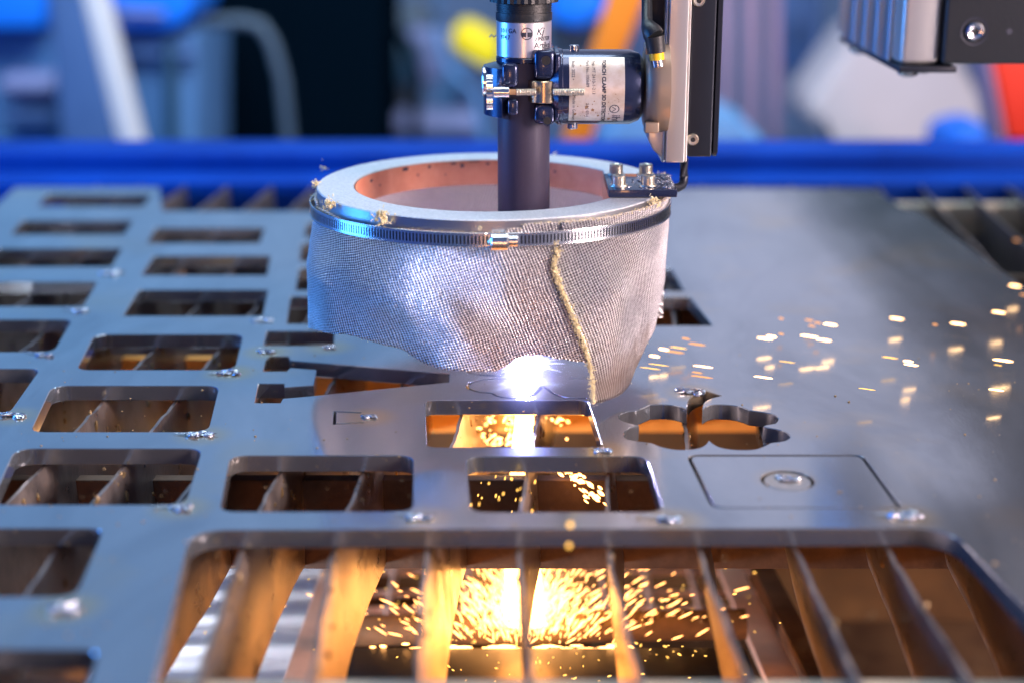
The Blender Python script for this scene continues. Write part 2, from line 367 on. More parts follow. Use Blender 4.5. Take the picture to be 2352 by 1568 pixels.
def smooth_poly(pts, k=5, corners=()):
    out = []; n = len(pts)
    for i in range(n):
        p0, p1, p2, p3 = pts[i-1], pts[i], pts[(i+1) % n], pts[(i+2) % n]
        if i in corners: p0 = p1
        if (i+1) % n in corners: p3 = p2
        for j in range(k):
            s = j/k
            out.append(.5*((2*p1)+(p2-p0)*s+(2*p0-5*p1+4*p2-p3)*s*s+(3*p1-p0-3*p2+p3)*s**3))
    return out
clover = [(1890, 325), (1835, 308), (1785, 293), (1725, 325), (1693, 362), (1688, 408), (1640, 388), (1560, 377), (1470, 379), (1393, 412), (1330, 420), (1283, 447), (1320, 478), (1405, 497), (1345, 518), (1317, 552), (1345, 582), (1480, 602), (1555, 630), (1650, 643), (1750, 634), (1797, 610), (1816, 582), (1840, 605), (1890, 630), (1985, 643), (2095, 638), (2178, 602), (2260, 590), (2293, 562), (2240, 528), (2135, 505), (2205, 488), (2224, 458), (2180, 430), (2052, 410), (1985, 386), (1900, 377), (1825, 381), (1778, 408), (1782, 372), (1815, 345)]
loops.append(smooth_poly([z6(*p) for p in clover], 4, (0, 2, 5, 8, 13, 17, 22, 27, 32, 35, 39)))
big = [G(440, 1216), G(2180, 1211), G(2352, 1395), G(2700, 1790), G(300, 1790)]
loops.append(fillet(big, [.016, .022, 0, .01, .01], 10))
# kerfs: closed narrow slots round a path
def kerf(pts, wd):
    a, b = [], []
    for i, p in enumerate(pts):
        d = pts[min(i+1, len(pts)-1)]-pts[max(i-1, 0)]; n = Vector((-d.y, d.x, 0)).normalized()*wd/2
        a.append(p+n); b.append(p-n)
    return a+b[::-1]
def open_smooth(pts, k=6):
    q = smooth_poly(pts, k, (0, len(pts)-1)); return q[:k*(len(pts)-1)+1]
z7 = lambda x, y: G((1160+x/6.189)*.91875, (820+y/6.189)*.91875)
k1 = open_smooth([z7(*p) for p in [(800, 782), (560, 778), (330, 792), (130, 830), (60, 872), (60, 912), (130, 950), (260, 985), (430, 1000), (510, 1040), (660, 1073), (840, 1078), (990, 1062), (1100, 1010), (1180, 930), (1215, 895), (1290, 935), (1400, 1010), (1540, 1062), (1700, 1078), (1880, 1075)]])
k0 = open_smooth([z7(*p) for p in [(30, 625), (80, 675), (200, 712), (400, 730), (600, 738), (720, 738)]])
k2 = open_smooth([z7(*p) for p in [(1640, 772), (1780, 770), (1960, 758)]])
loops += [kerf(k1, .0016), kerf(k0, .0012), kerf(k2, .0016)]
trp = [G(828, 947), G(769, 944), G(768, 973), G(834, 969)]
trq = []
for a, b in zip(trp, trp[1:]): trq += [a.lerp(b, k/6) for k in range(6)]
loops.append(kerf(trq+[trp[3]], .0014))
panel_o = fillet([G(1576, 1043), G(1982, 1043), G(2072, 1166), G(1636, 1166)], [.007, .007, .003, .007])
loops.append(panel_o)
plate = curve_solid('steel_plate', loops, 0, T, 'plate')
def crossing(A, B):
    def seg(p, q, r, t):
        c = lambda a, b, d: (b[0]-a[0])*(d[1]-a[1])-(b[1]-a[1])*(d[0]-a[0])
        return c(p, q, r)*c(p, q, t) < 0 and c(r, t, p)*c(r, t, q) < 0
    return any(seg(A[i-1], A[i], B[j-1], B[j]) for i in range(len(A)) for j in range(len(B)))
import sys
for i in range(len(loops)):
    for j in range(i+1, len(loops)):
        if crossing(loops[i], loops[j]): print('CROSS', i, j)
tag(plate, 'large blue-grey steel sheet full of cut-out windows lying on the slatted cutting table', 'steel plate')
def inset(lp, d):
    out = []; n = len(lp)
    for i in range(n):
        t = lp[(i+1) % n]-lp[i-1]; nn = Vector((t.y, -t.x, 0)).normalized()
        out.append(lp[i]+nn*d)
    return out
ins = inset(panel_o, .0016)
if (ins[0]-panel_o[len(panel_o)//2]).length > (panel_o[0]-panel_o[len(panel_o)//2]).length: ins = inset(panel_o, -.0016)
cc = G(1809, 1101); ra = .0128
circ = lambda r: [cc+Vector((r*math.cos(2*PI*i/48), r*math.sin(2*PI*i/48), 0)) for i in range(48)]
pn = curve_solid('cut_blank', [ins, circ(ra)], -.0003, T, 'plate')
tag(pn, 'rounded rectangular steel blank still sitting in its thin cut line right of the clover opening', 'cut steel part')
dc = curve_solid('cut_disc', [circ(ra-.0013)], -.0008, T, 'plate')
tag(dc, 'small round steel slug held by slag in the middle of the uncut rectangular blank', 'steel disc')
def tack(u, v, size=.006, parent=plate, z=0, tail=None, seed=0):
    size *= random.Random(int(u+3*v)).uniform(.5, .78)
    bm = bmesh.new(); c = G(u, v, z); rr = random.Random(int(u*7+v))
    for k in range(13):
        dx = rr.uniform(-1, 1)*size; dy = rr.uniform(-.6, .6)*size
        lumpy(bm, (c.x+dx, c.y+dy, z+.0006), size*rr.uniform(.22, .48), (1.25, .9, .55), .75, 2, rr.random()*9)
    for k in range(2):
        a = rr.uniform(0, 2*PI); p0 = Vector((c.x, c.y, z+.001)); d = Vector((math.cos(a)*1.3, math.sin(a), rr.uniform(.02, .12)))
        add_tube(bm, [p0+d*size*s*.7 for s in (0, .5, 1, 1.7)], [size*.16, size*.12, size*.10, size*.02], 5)
    if tail:
        e = G(tail[0], tail[1], z+.0006)
        add_tube(bm, [Vector((c.x, c.y, z+.001)), (Vector((c.x, c.y, z+.0012))+e)/2, e], [size*.16, size*.13, size*.06], 6, .5)
    o = bm_obj('weld_tack', bm, 'slag', parent); autosmooth(o, 60)
    return o
for u, v, s, tl in [(528, 856, .0075, (480, 856)), (465, 999, .0075, (400, 994)), (612, 808, .006, None), (757, 798, .006, None), (848, 957, .0062, None), (415, 1166, .0075, (350, 1160)),
                (965, 1189, .007, (905, 1176)), (1543, 1194, .0075, (1470, 1180)), (1384, 1036, .0065, (1358, 1026)), (1586, 900, .0085, None), (2082, 1186, .0085, (2010, 1178)),
                (30, 955, .008, (-15, 946)), (104, 816, .008, (55, 806)), (180, 716, .008, (140, 706)), (256, 628, .009, (220, 622)), (152, 1398, .007, (95, 1388)), (603, 737, .007, None)]:
    tack(u, v, s, plate, 0, tl)
tack(1809, 1099, .0068, dc, -.0008)

# dross specks scattered on the plate
bm = bmesh.new()
for i in range(420):
    u = rnd.uniform(0, 2352); v = rnd.uniform(800, 1560); g = G(u, v)
    r = abs(rnd.gauss(0, .00022))+.00014
    lumpy(bm, (g.x, g.y, r*.4), r, (1.3, 1, .7), .5, 1, i)
sp = bm_obj('dross_specks', bm, 'crust', plate); sp['kind'] = 'stuff'

# ------------------------------------------------------------------ slats of the table
def slat(X, lean, ph, label, group):
    bm = bmesh.new(); ny, nz_ = 150, 7; th = .0018; g = {}
    y0, y1 = .40, 1.56
    for s in (0, 1):
        for i in range(ny+1):
            y = y0+(y1-y0)*i/ny
            for j in range(nz_+1):
                f = j/nz_
                top = -T-.0012-abs(noise.noise(Vector((y*60, ph*3, 1))))*.0018
                bot = -.084+.004*noise.noise(Vector((y*6, ph, 4)))
                z = top*(1-f)+bot*f
                wv = .0125*(y-.655)+.0575*(math.hypot(y-.655, .04)-.04)+.0013*math.sin(y*2*PI/.26+ph)*(.5+.5*f)+.00035*math.sin(y*2*PI/.055+ph*2)*(1-.6*f)+.0002*math.sin(y*2*PI/.021+ph*3)*(1-f)
                x = X+lean*f+wv+(th/2 if s else -th/2)
                g[s, i, j] = bm.verts.new((x, y, z))
    for i in range(ny):
        for j in range(nz_):
            bm.faces.new((g[0, i, j], g[0, i+1, j], g[0, i+1, j+1], g[0, i, j+1]))
            bm.faces.new((g[1, i, j], g[1, i, j+1], g[1, i+1, j+1], g[1, i+1, j]))
        for j in (0, nz_): bm.faces.new((g[0, i, j], g[1, i, j], g[1, i+1, j], g[0, i+1, j]))
    for i in (0, ny):
        for j in range(nz_): bm.faces.new((g[0, i, j], g[0, i, j+1], g[1, i, j+1], g[1, i, j]))
    o = autosmooth(bm_obj('table_slat', bm, 'slat'), 50)
    bm = bmesh.new(); r_ = random.Random(int(X*1e4)+99)
    for k in range(70):
        y = r_.uniform(.5, 1.2); f = min(1, abs(r_.gauss(0, .22))); z = (-T-.0012)*(1-f)-.084*f
        wv = .0125*(y-.655)+.0575*(math.hypot(y-.655, .04)-.04)+.0013*math.sin(y*2*PI/.26+ph)*(.5+.5*f)
        lumpy(bm, (X+lean*f+wv+r_.choice((-1, 1))*.0012, y, z), r_.uniform(.0005, .0016), (.8, 1, r_.uniform(.8, 2.6)), .6, 1, k)
    dr = bm_obj('slag_drips', bm, 'crust', o); dr['kind'] = 'stuff'
    return tag(o, label, 'table slat', group)
xs = {-4: (-.1650, 0), -3: (-.1228, 0), -2: (-.0803, .001), -1: (-.039, .006), 0: (.0035, .003), 1: (.0443, .008), 2: (.0858, .016), 3: (.1283, .019), 4: (.171, .020), 5: (.2135, .02)}
ordn = ['first', 'second', 'third', 'fourth', 'fifth', 'sixth', 'seventh', 'eighth', 'ninth', 'tenth', 'eleventh']
for k in range(-11, 14):
    X, ln = xs.get(k, (.0035+.0420*k, .004 if k < 0 else .02))
    if -4 <= k <= 5: lb = ordn[k+4]+' orange-lit steel slat counted from the left inside the large front opening'
    elif k < -4: lb = ordn[-5-k]+' brown wavy slat left of the large front opening, under the left-hand windows'
    else: lb = ordn[k-6]+' dark curved slat right of the large front opening, partly beyond the plate edge'
    slat(X, ln, rnd.uniform(0, 6), lb, 'slats of the cutting table')

# cross members
def crossbar(Y, z0, z1, th, mt, label, x0=-.62, x1=.66):
    return tag(box('cross_member', (x0, Y-th/2, z0), (x1, Y+th/2, z1), mt, None, .0008), label, 'crossbar', 'cross members under the slats')
crossbar(.548, -.045, -.020, .006, 'palebar', 'pale blurred crossbar running along the bottom edge of the large front opening')
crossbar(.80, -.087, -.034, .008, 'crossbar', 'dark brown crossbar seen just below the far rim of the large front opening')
crossbar(1.02, -.087, -.034, .008, 'litbar', 'orange-lit crossbar glimpsed through the clover and key-shaped openings')
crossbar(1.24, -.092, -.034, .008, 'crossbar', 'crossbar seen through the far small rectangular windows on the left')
crossbar(1.455, -.050, -.018, .010, 'palebar', 'pale-topped far crossbar by the blue beam at the upper right', .33, .66)
crossbar(1.455, -.085, -.046, .006, 'crossbar', 'low dark far crossbar below the blue gaps at the upper left', -.62, .20)

# ------------------------------------------------------------------ inside of the table below
fl = box('table_bed', (-.75, .30, -.365), (.80, 1.66, -.36), 'bed'); fl['kind'] = 'structure'
side = box('table_side_wall', (-.78, .30, -.36), (-.76, 1.66, -.012), 'blue', None, .002); tag(side, 'blue painted inner side wall at the left of the cutting table', 'table wall')
side = box('table_side_wall', (.81, .30, -.36), (.83, 1.66, -.012), 'blue', None, .002); tag(side, 'blue painted inner side wall at the right of the cutting table', 'table wall')
fw = box('added_front_wall', (-.75, .30, -.36), (.80, .32, -.012), 'blue', None, .002); tag(fw, 'blue painted unseen near wall added to keep ambient light out of the cutting table', 'table wall')  # unseen wall added to block ambient light under the plate
bk = box('table_back_wall', (-.75, 1.60, -.36), (.80, 1.62, -.02), 'blue', None, .002); tag(bk, 'blue painted back wall inside the cutting table, seen between the far slats', 'table wall')
bw = tag(box('bin_wall', (-.16, 1.27, -.36), (.72, 1.275, -.09), 'binwall', None, .002), 'rusty brown bin wall glowing orange behind the sparks inside the table', 'bin wall')
# blue rim beam: flat top and lower flange
beam = thing('rim_beam', 'bright blue painted steel beam running across behind the plate', 'steel beam')
pb = lambda v, Y: P(1176, v, Y).z
zt = pb(350, 1.56)
box('beam_body', (-.95, 1.56, -.06), (.98, 1.64, zt), 'blue', beam, .006)
box('beam_flange', (-.95, 1.50, -.075), (.98, 1.558, pb(419, 1.50)), 'blue', beam, .003)
# slagged tube
lg = thing('support_tube', 'slag-crusted round support tube lit orange under the jet of molten metal', 'support tube')
pL = P(785, 1448, .90); pR = P(1712, 1432, .90)
bm = bmesh.new(); n = 40
pts = [pL.lerp(pR, i/n) for i in range(n+1)]; add_tube(bm, pts, [.0098]*(n+1), 20)
o = autosmooth(bm_obj('tube_body', bm, 'log', lg), 50)
bm = bmesh.new()
for i in range(330):
    s = min(.98, max(.02, rnd.gauss(.56, .13))); a = rnd.uniform(-.2, 1.1)*PI*.5+PI*.25
    c = pL.lerp(pR, s)+Vector((0, -math.cos(a)*.0098, math.sin(a)*.0098))
    lumpy(bm, c, rnd.uniform(.0007, .0020), (1, 1, .8), .6, 1, i)
cr_ = bm_obj('slag_crust', bm, 'crust', lg); cr_['kind'] = 'stuff'
lo = tag(box('floor_ledge', (P(790, 1500, .84).x, .80, pb(1545, .84)), (P(1720, 1500, .84).x, .85, pb(1503, .84)), 'blackal', None, .002), 'dark flat ledge below the slag-crusted tube, edged by a bright strip of sparks', 'ledge')
# wire grid behind the tube
wg = thing('wire_grid', 'pinkish welded wire grid lying behind the slag-crusted tube', 'wire grid')
zg = -.245
a_, b_ = G(800, 1302, zg), G(1720, 1302, zg)
for v in (1312, 1362, 1400):
    q = G(1176, v, zg); tube('grid_wire', [(a_.x, q.y, zg), (b_.x, q.y, zg)], .0026, 'pinkbar', wg, 8)
for u in (830, 905, 985, 1080, 1180, 1290, 1385, 1485, 1590):
    q = G(u, 1340, zg); tube('grid_wire', [(q.x, q.y-.09, zg+.004), (q.x, q.y+.10, zg+.004)], .0026, 'pinkbar', wg, 8)
# loose flat bars
def flatbar(name, pts, z, th, mt, label, cat='flat bar'):
    lp = [G(u, v, z) for u, v in pts]
    o = curve_solid(name, [lp], z, th, mt); return tag(o, label, cat)
flatbar('flat_bar', [(1648, 1296), (1700, 1296), (1850, 1580), (1770, 1580)], -.20, .006, 'pinkbar', 'dusty pink flat bar slanting down to the right beside the end of the tube')
flatbar('flat_bar', [(742, 1296), (800, 1296), (752, 1590), (640, 1590)], -.19, .006, 'pinkbar', 'dusty pinkish board standing between the bright tray and the slag-crusted tube')
flatbar('flat_bar', [(1725, 1296), (1775, 1296), (1930, 1590), (1875, 1590)], -.17, .012, 'crossbar', 'brown heavy bar leaning right of the dusty pink flat bar')
# bright stepped tray
ty = thing('stepped_tray', 'shiny pale stepped metal tray glaring under the left end of the large opening', 'metal tray')
zz = -.30
rows = [1272, 1300, 1330, 1352, 1385, 1405, 1440, 1475, 1510, 1560, 1640]
for i in range(len(rows)-1):
    ya, yb = G(500, rows[i+1], zz).y, G(500, rows[i], zz).y
    x0, x1 = G(330, rows[i+1], zz).x, G(690, rows[i+1], zz).x
    box('tray_step', (x0-.05, ya+.001, zz-.012), (x1+.02, yb-.001, zz-.002+(.010 if i % 2 else 0)), 'tray', ty, .002)

# ------------------------------------------------------------------ molten jet and sparks
JX, JY = .0075, .885
jt = thing('molten_jet', 'white-hot jet of molten metal blasting down below the cut', 'molten jet')
bm = bmesh.new(); prof = []
zs = [-.003, -.02, -.045, -.08, -.12, -.150, -.166]; rs = [.0016, .0035, .0065, .0085, .0100, .0110, .0115]
rings = []
for z, r in zip(zs, rs):
    rings.append([bm.verts.new((JX+r*math.cos(a)*(1+.8*noise.noise(Vector((math.cos(a)*3, z*60, math.sin(a)*3)))), JY+r*.6*math.sin(a), z)) for a in [2*PI*i/24 for i in range(24)]])
for A, B in zip(rings, rings[1:]):
    for i in range(24): bm.faces.new((A[i], A[(i+1) % 24], B[(i+1) % 24], B[i]))
bm_obj('jet_core', bm, 'jet', jt)
def streak(bm, p, d, L_, w):
    d = d.normalized(); add_tube(bm, [p-d*L_/2, p-d*L_*.2, p+d*L_*.2, p+d*L_/2], [w*.25, w, w, w*.2], 5)
def shower(name, n, mt, gen, label):
    bm = bmesh.new()
    for i in range(n):
        p, d, L_, w_ = gen(i); streak(bm, p, d, L_, w_)
    return tag(bm_obj(name, bm, mt), label, 'sparks', 'sparks under the plate', 'stuff')
def g1(i):
    z = -.163+abs(rnd.gauss(0, .017)); sp = .012+.020*max(0, (-.10-z)/.06); x = JX+rnd.gauss(0, sp*(.55 if i % 5 < 3 else 1.5)); y = JY+rnd.uniform(-.03, .03)
    q = min(1.9, rnd.paretovariate(2.6))
    return Vector((x, y, z)), Vector(((x-JX)*22+rnd.gauss(0, .3), rnd.uniform(-.3, .3), rnd.uniform(.5, 1.5))), .0026*q**2, .00021*q
shower('spark_shower', 1500, 'spark', g1, 'dense ragged burst of white-hot sparks bouncing off the tube below the cut')
def g2(i):
    x = JX+rnd.gauss(0, .075); z = -.158+rnd.gauss(0, .02)+.02*abs(x-JX)/.08*rnd.random(); y = JY+rnd.uniform(-.12, .08); q = min(2.4, rnd.paretovariate(2))
    return Vector((x, y, z)), Vector(((x-JX)*14+rnd.gauss(0, .35), rnd.uniform(-.3, .3), rnd.uniform(-.9, .9))), .0011*q, .00022*q
shower('spark_scatter', 380, 'sparky', g2, 'scattered yellow sparks spreading left and right under the large opening')
def g3(i):
    p = P(rnd.uniform(820, 1480), rnd.gauss(1490, 5), .85); s = math.exp(-((p.x-JX)/.06)**2)
    return p, Vector((1, 0, rnd.uniform(-.05, .05))), .003+.007*s, rnd.uniform(.0002, .0004+.0008*s)
shower('spark_line', 120, 'hot', g3, 'glowing line of sparks lying along the ledge under the tube')
def g4(i):
    p = P(rnd.gauss(1195, 60), rnd.uniform(945, 1022), rnd.uniform(.87, .95)); p.z = min(p.z, -.013)
    return p, Vector((rnd.uniform(-1, 1), 0, rnd.uniform(-.6, .8))), rnd.uniform(.001, .006), rnd.uniform(.0003, .0011)
shower('spark_burst', 90, 'spark', g4, 'glaring clump of sparks inside the opening directly in front of the arc')
def g5(i):
    s = rnd.random(); p = P(1280+90*s+rnd.gauss(0, 5+9*s), 1060+75*s+rnd.gauss(0, 4+8*s), .80-.02*s)
    return p, Vector((.7, 0, -.6)), rnd.uniform(.001, .005), rnd.uniform(.0004, .0013)
shower('spark_spurt', 46, 'spark', g5, 'small orange spurt of sparks in the middle window below the arc')
def g6(i):
    p = P(rnd.uniform(1080, 1230), rnd.uniform(1090, 1175), rnd.uniform(.72, .79))
    return p, Vector((.2, 0, 1)), rnd.uniform(.001, .0025), rnd.uniform(.0002, .0005)
shower('spark_dots', 22, 'sparky', g6, 'few tiny sparks at the left side of the middle window below the arc')
point('jet_glow', (JX, JY-.01, -.10), .34, (1, .28, .04), .016)
point('jet_glow_low', (JX, JY-.045, -.145), .2, (1, .31, .05), .02)
point('jet_glow_front', (JX, .79, -.17), .35, (1, .30, .045), .03)
point('added_slat_fill_left', (-.21, .64, -.30), .80, (1, .28, .05), .04)  # added fill lamp for the left slats, no spatter there
point('added_slat_fill_right', (.17, .62, -.28), 1.3, (1, .32, .07), .04)  # added fill lamp for the right slats, no spatter there
point('jet_top_glow', (JX, JY-.02, -.022), .10, (1, .45, .14), .006)

# sparks flying over the plate on the right
sc2 = lambda x, y: (1433+x*.3906, 404+y*.3906)
splist = [(1215, 875, 80, 'w'), (1605, 840, 80, 'w'), (1965, 870, 90, 'w'), (2205, 803, 80, 'w'), (2300, 648, 70, 'w'), (830, 957, 90, 'w'), (868, 945, 60, 'w'), (1090, 943, 100, 'w'), (1175, 965, 90, 'w'),
 (960, 1093, 95, 'y'), (1565, 1068, 95, 'y'), (1690, 1110, 85, 'w'), (1672, 1090, 60, 'w'), (2230, 1085, 120, 'w'), (2200, 1112, 50, 'y'), (820, 1183, 110, 'w'), (1430, 1252, 100, 'y'), (2190, 1257, 90, 'w'),
 (320, 1010, 100, 'y'), (430, 990, 100, 'p'), (235, 1020, 60, 'w'), (465, 1120, 115, 'w'), (155, 1130, 120, 'y'), (460, 1180, 130, 'p'), (205, 1110, 120, 'y'), (180, 1060, 60, 'w'), (300, 1035, 110, 'p'),
 (1090, 850, 50, 'p'), (1140, 865, 40, 'p'), (925, 840, 30, 'p'), (1830, 875, 30, 'p'), (925, 930, 30, 'p'), (2310, 380, 35, 'p'), (2345, 700, 30, 'p'), (365, 958, 50, 'p'), (1105, 883, 40, 'p'), (430, 1155, 60, 'p')]
M['sparkw'] = emit('pale_spark', (1, .56, .24), 9)
sm = {'w': 'sparkw', 'y': 'sparky', 'p': 'sparkp'}
lbs = {'w': 'white-hot spark streak hanging low over the bare right side of the plate', 'y': 'thin yellow spark streak flying low over the bare right side of the plate', 'p': 'faint orange spark dot drifting over the right side of the plate'}
def jet_bloom(name, c, sc, k, ex, col, label):  # added emissive volume that paints soft orange bloom round the jet
    bm = bmesh.new(); bmesh.ops.create_uvsphere(bm, u_segments=24, v_segments=16, radius=1)
    o = bm_obj(name, bm, None, jt, True); o.location = c; o.scale = sc; o['kind'] = 'stuff'
    m = bpy.data.materials.new(name); m.use_nodes = True; t = m.node_tree; t.nodes.clear(); N = t.nodes.new; L = t.links.new
    ou = N('ShaderNodeOutputMaterial'); e = N('ShaderNodeEmission'); c_ = N('ShaderNodeTexCoord'); g = N('ShaderNodeTexGradient'); g.gradient_type = 'SPHERICAL'
    p = N('ShaderNodeMath'); p.operation = 'POWER'; p.inputs[1].default_value = ex; q = N('ShaderNodeMath'); q.operation = 'MULTIPLY'; q.inputs[1].default_value = k
    L(c_.outputs['Object'], g.inputs[0]); L(g.outputs['Fac'], p.inputs[0]); L(p.outputs[0], q.inputs[0]); L(q.outputs[0], e.inputs[1])
    e.inputs[0].default_value = (*col, 1); L(e.outputs[0], ou.inputs['Volume']); o.data.materials.append(m)
jet_bloom('jet_bloom', (JX, JY-.01, -.148), (.062, .032, .040), 95, 2.4, (1, .36, .06), '')
jet_bloom('jet_bloom', (JX, JY-.004, -.030), (.030, .020, .022), 170, 2.6, (1, .40, .08), '')
def splabel(u, v, kd):
    near = 'beside the skirt edge' if u < 1560 else 'above the clover opening' if u < 1700 and v > 820 else 'left of the middle group' if u < 1790 else 'in the middle group' if u < 1930 else 'left of the plate edge' if u < 2150 else 'near the right plate edge'
    row = 'far row' if v < 740 else 'upper row' if v < 790 else 'middle row' if v < 845 else 'near row'
    return {'w': 'white-hot spark', 'y': 'thin yellow spark streak', 'p': 'faint orange spark'}[kd]+' '+near+', '+row
from collections import Counter
cnt = Counter(splabel(*sc2(x, y), kd) for x, y, L_, kd in splist); seen = Counter()
splist.sort()
for x, y, L_, kd in splist:
    u, v = sc2(x, y); z = rnd.uniform(.006, .013); c = G(u, v, z); L2 = L_*.3906/F*c.y*1.05
    w_ = {'w': .00105, 'y': .0005, 'p': .0009}[kd]*(1 if v < 830 else .7)
    bm = bmesh.new(); sl = -.12
    hw = L2/2
    pts = [c+Vector((-hw, 0, -sl*hw)), c+Vector((-hw*.55, 0, -sl*hw*.5+.0002)), c+Vector((hw*.5, 0, sl*hw*.5)), c+Vector((hw, 0, sl*hw))]
    add_tube(bm, pts, [w_*.4, w_*.9, w_, w_*.3], 6, .6)
    tag(bm_obj('flying_spark', bm, sm[kd]), (lambda lb: (seen.update([lb]), lb if cnt[lb] == 1 else lb+', '+({2: ['left', 'right'], 3: ['left', 'middle', 'right'], 4: ['leftmost', 'second', 'third', 'rightmost']}[cnt[lb]][seen[lb]-1])+' of '+str(cnt[lb]))[1])(splabel(u, v, kd)), 'spark', 'sparks flying over the right of the plate')
for u, v, r in ((1310, 1204, .0011), (1307, 1252, .0010)):
    bm = bmesh.new(); lumpy(bm, P(u, v, .60), r, (1, 1, 1), .15, 2); tag(bm_obj('flying_spark', bm, 'sparky'), 'round out-of-focus orange spark in front of the near rim, %s of the two' % ('upper' if v < 1230 else 'lower'), 'spark', 'sparks in front of the near rim')

# ------------------------------------------------------------------ arc
arc = thing('plasma_arc', 'blinding blue-white plasma arc star between torch and plate', 'plasma arc')
ac = Vector((JX, JY-.002, .0055))
bm = bmesh.new(); lumpy(bm, ac, .0038, (1.05, .9, .95), .15, 3); bm_obj('arc_core', bm, 'arc', arc, True)
bm = bmesh.new(); add_tube(bm, [(JX, JY, -.006), (JX, JY, .001), ac, (JX, JY, .020)], [.0010, .0020, .0040, .0025], 12); bm_obj('arc_column', bm, 'arc', arc, True)
bm = bmesh.new()
for i in range(64):
    a = 2*PI*i/64+rnd.uniform(-.05, .05); L_ = rnd.uniform(.006, .013)*(1.8 if i % 16 == 0 else 1)
    el = rnd.uniform(-.5, .5)
    d = Vector((math.cos(a), el*.4-.35, math.sin(a))).normalized()
    add_tube(bm, [ac+d*.004, ac+d*(.004+L_*.5), ac+d*(.004+L_)], [.00042, .00022, .00002], 4)
for i in range(44):
    a = rnd.uniform(0, 2*PI); L_ = rnd.uniform(.006, .017)*(1.4 if math.sin(a) < 0 else .8); d = Vector((math.cos(a)*1.2, math.sin(a), rnd.uniform(-.12, .25))).normalized()
    add_tube(bm, [ac+d*.003, ac+d*(.003+L_*.5), ac+d*(.003+L_)], [.00035, .00022, .00002], 4)
ry = bm_obj('arc_rays', bm, 'ray', arc); ry['kind'] = 'stuff'  # emissive needles drawing the starburst glare of the arc
bm = bmesh.new(); bmesh.ops.create_uvsphere(bm, u_segments=24, v_segments=16, radius=1)
gl = bm_obj('arc_glow', bm, None, arc, True); gl.location = ac+Vector((0, -.055, .020)); gl.scale = (.038, .080, .058); gl['kind'] = 'stuff'  # emissive volume painting the arc's glare, reaching in front of the skirt
m = bpy.data.materials.new('arc_glare'); m.use_nodes = True; t = m.node_tree; t.nodes.clear()
o = t.nodes.new('ShaderNodeOutputMaterial'); e = t.nodes.new('ShaderNodeEmission'); c_ = t.nodes.new('ShaderNodeTexCoord'); g = t.nodes.new('ShaderNodeTexGradient'); g.gradient_type = 'SPHERICAL'
pw = t.nodes.new('ShaderNodeMath'); pw.operation = 'POWER'; pw.inputs[1].default_value = 6.5; mlt = t.nodes.new('ShaderNodeMath'); mlt.operation = 'MULTIPLY'; mlt.inputs[1].default_value = 420
t.links.new(c_.outputs['Object'], g.inputs[0]); t.links.new(g.outputs['Fac'], pw.inputs[0]); t.links.new(pw.outputs[0], mlt.inputs[0]); t.links.new(mlt.outputs[0], e.inputs[1])
e.inputs[0].default_value = (.36, .38, 1, 1); t.links.new(e.outputs[0], o.inputs['Volume']); gl.data.materials.append(m)
point('arc_light', ac+Vector((0, -.004, .012)), .34, (.72, .60, 1), .004)

# ------------------------------------------------------------------ torch
TX = P(1203, 300, JY).x
def zt_(v, Y=JY): return P(1176, v, Y).z
torch = thing('cutting_torch', 'upright dark plasma torch with a polished printed sleeve, reaching down into the ring', 'torch')
rt = .0148
lathe('torch_tube', [(1e-6, .040), (.0095, .040), (rt, .052), (rt, zt_(132)-.001), (1e-6, zt_(132)-.001)], (TX, JY, 0), 'Z', 'tube', torch, 64)
lathe('nozzle', [(1e-6, .028), (.003, .028), (.0085, .034), (.0085, .0395), (1e-6, .0395)], (TX, JY, 0), 'Z', 'bronze', torch, 40)
lathe('printed_sleeve', solid(.0153, zt_(128), zt_(47), .0004), (TX, JY, 0), 'Z', 'sleeve', torch, 72)
lathe('sleeve_skirt', solid(.0156, zt_(140), zt_(128.5), .0004), (TX, JY, 0), 'Z', 'anod', torch, 64)
z0, z1 = zt_(46), zt_(6); pr = [(1e-6, z0), (.0155, z0), (.0157, z0+.0004), (.0157, z0+(z1-z0)*.45)]
nn = 4
for i in range(nn):
    a = z0+(z1-z0)*(.47+.13*i); pr += [(.0150, a), (.0150, a+.0006), (.0155, a+.0008), (.0155, a+.0012)]
pr += [(.0150, z1), (1e-6, z1)]
lathe('threaded_collar', pr, (TX, JY, 0), 'Z', 'blackpl', torch, 64)
bm = bmesh.new(); zc = zt_(4); n = 60
v0 = []
for zz_ in (zc, zc+.03):
    v0.append([bm.verts.new((TX+(.0185+(.0006 if i % 2 else 0))*math.cos(2*PI*i/n), JY+(.0185+(.0006 if i % 2 else 0))*math.sin(2*PI*i/n), zz_)) for i in range(n)])
for i in range(n): bm.faces.new((v0[0][i], v0[0][(i+1) % n], v0[1][(i+1) % n], v0[1][i]))
bm.faces.new(v0[0]); bm.faces.new(v0[1]); bm_obj('knurled_cap', bm, 'blackpl', torch)
def on_sleeve(u0, v0_, r=.01545):
    x0 = P(u0, v0_, JY-.012).x-TX; zb = zt_(v0_, JY-.014); a0 = math.asin(max(-1, min(1, x0/r)))
    return lambda s, t_: Vector((TX+r*math.sin(a0+s/r), JY-r*math.cos(a0+s/r), zb+t_))
text_mesh('print', '101 GA', .0034, on_sleeve(1150, 77), 'ink', torch, bold=.00004)
text_mesh('print', '974.7', .0032, on_sleeve(1150, 92), 'ink', torch, bold=.00004)
text_mesh('print', 'Kj', .0058, on_sleeve(1231, 82), 'ink', torch, bold=.0001, shear=.35)
text_mesh('print', 'FINSTER', .0030, on_sleeve(1229, 95), 'ink', torch, bold=.00007, shear=.3)
text_mesh('print', 'Artikel', .0046, on_sleeve(1227, 112), 'ink', torch, bold=.00006)
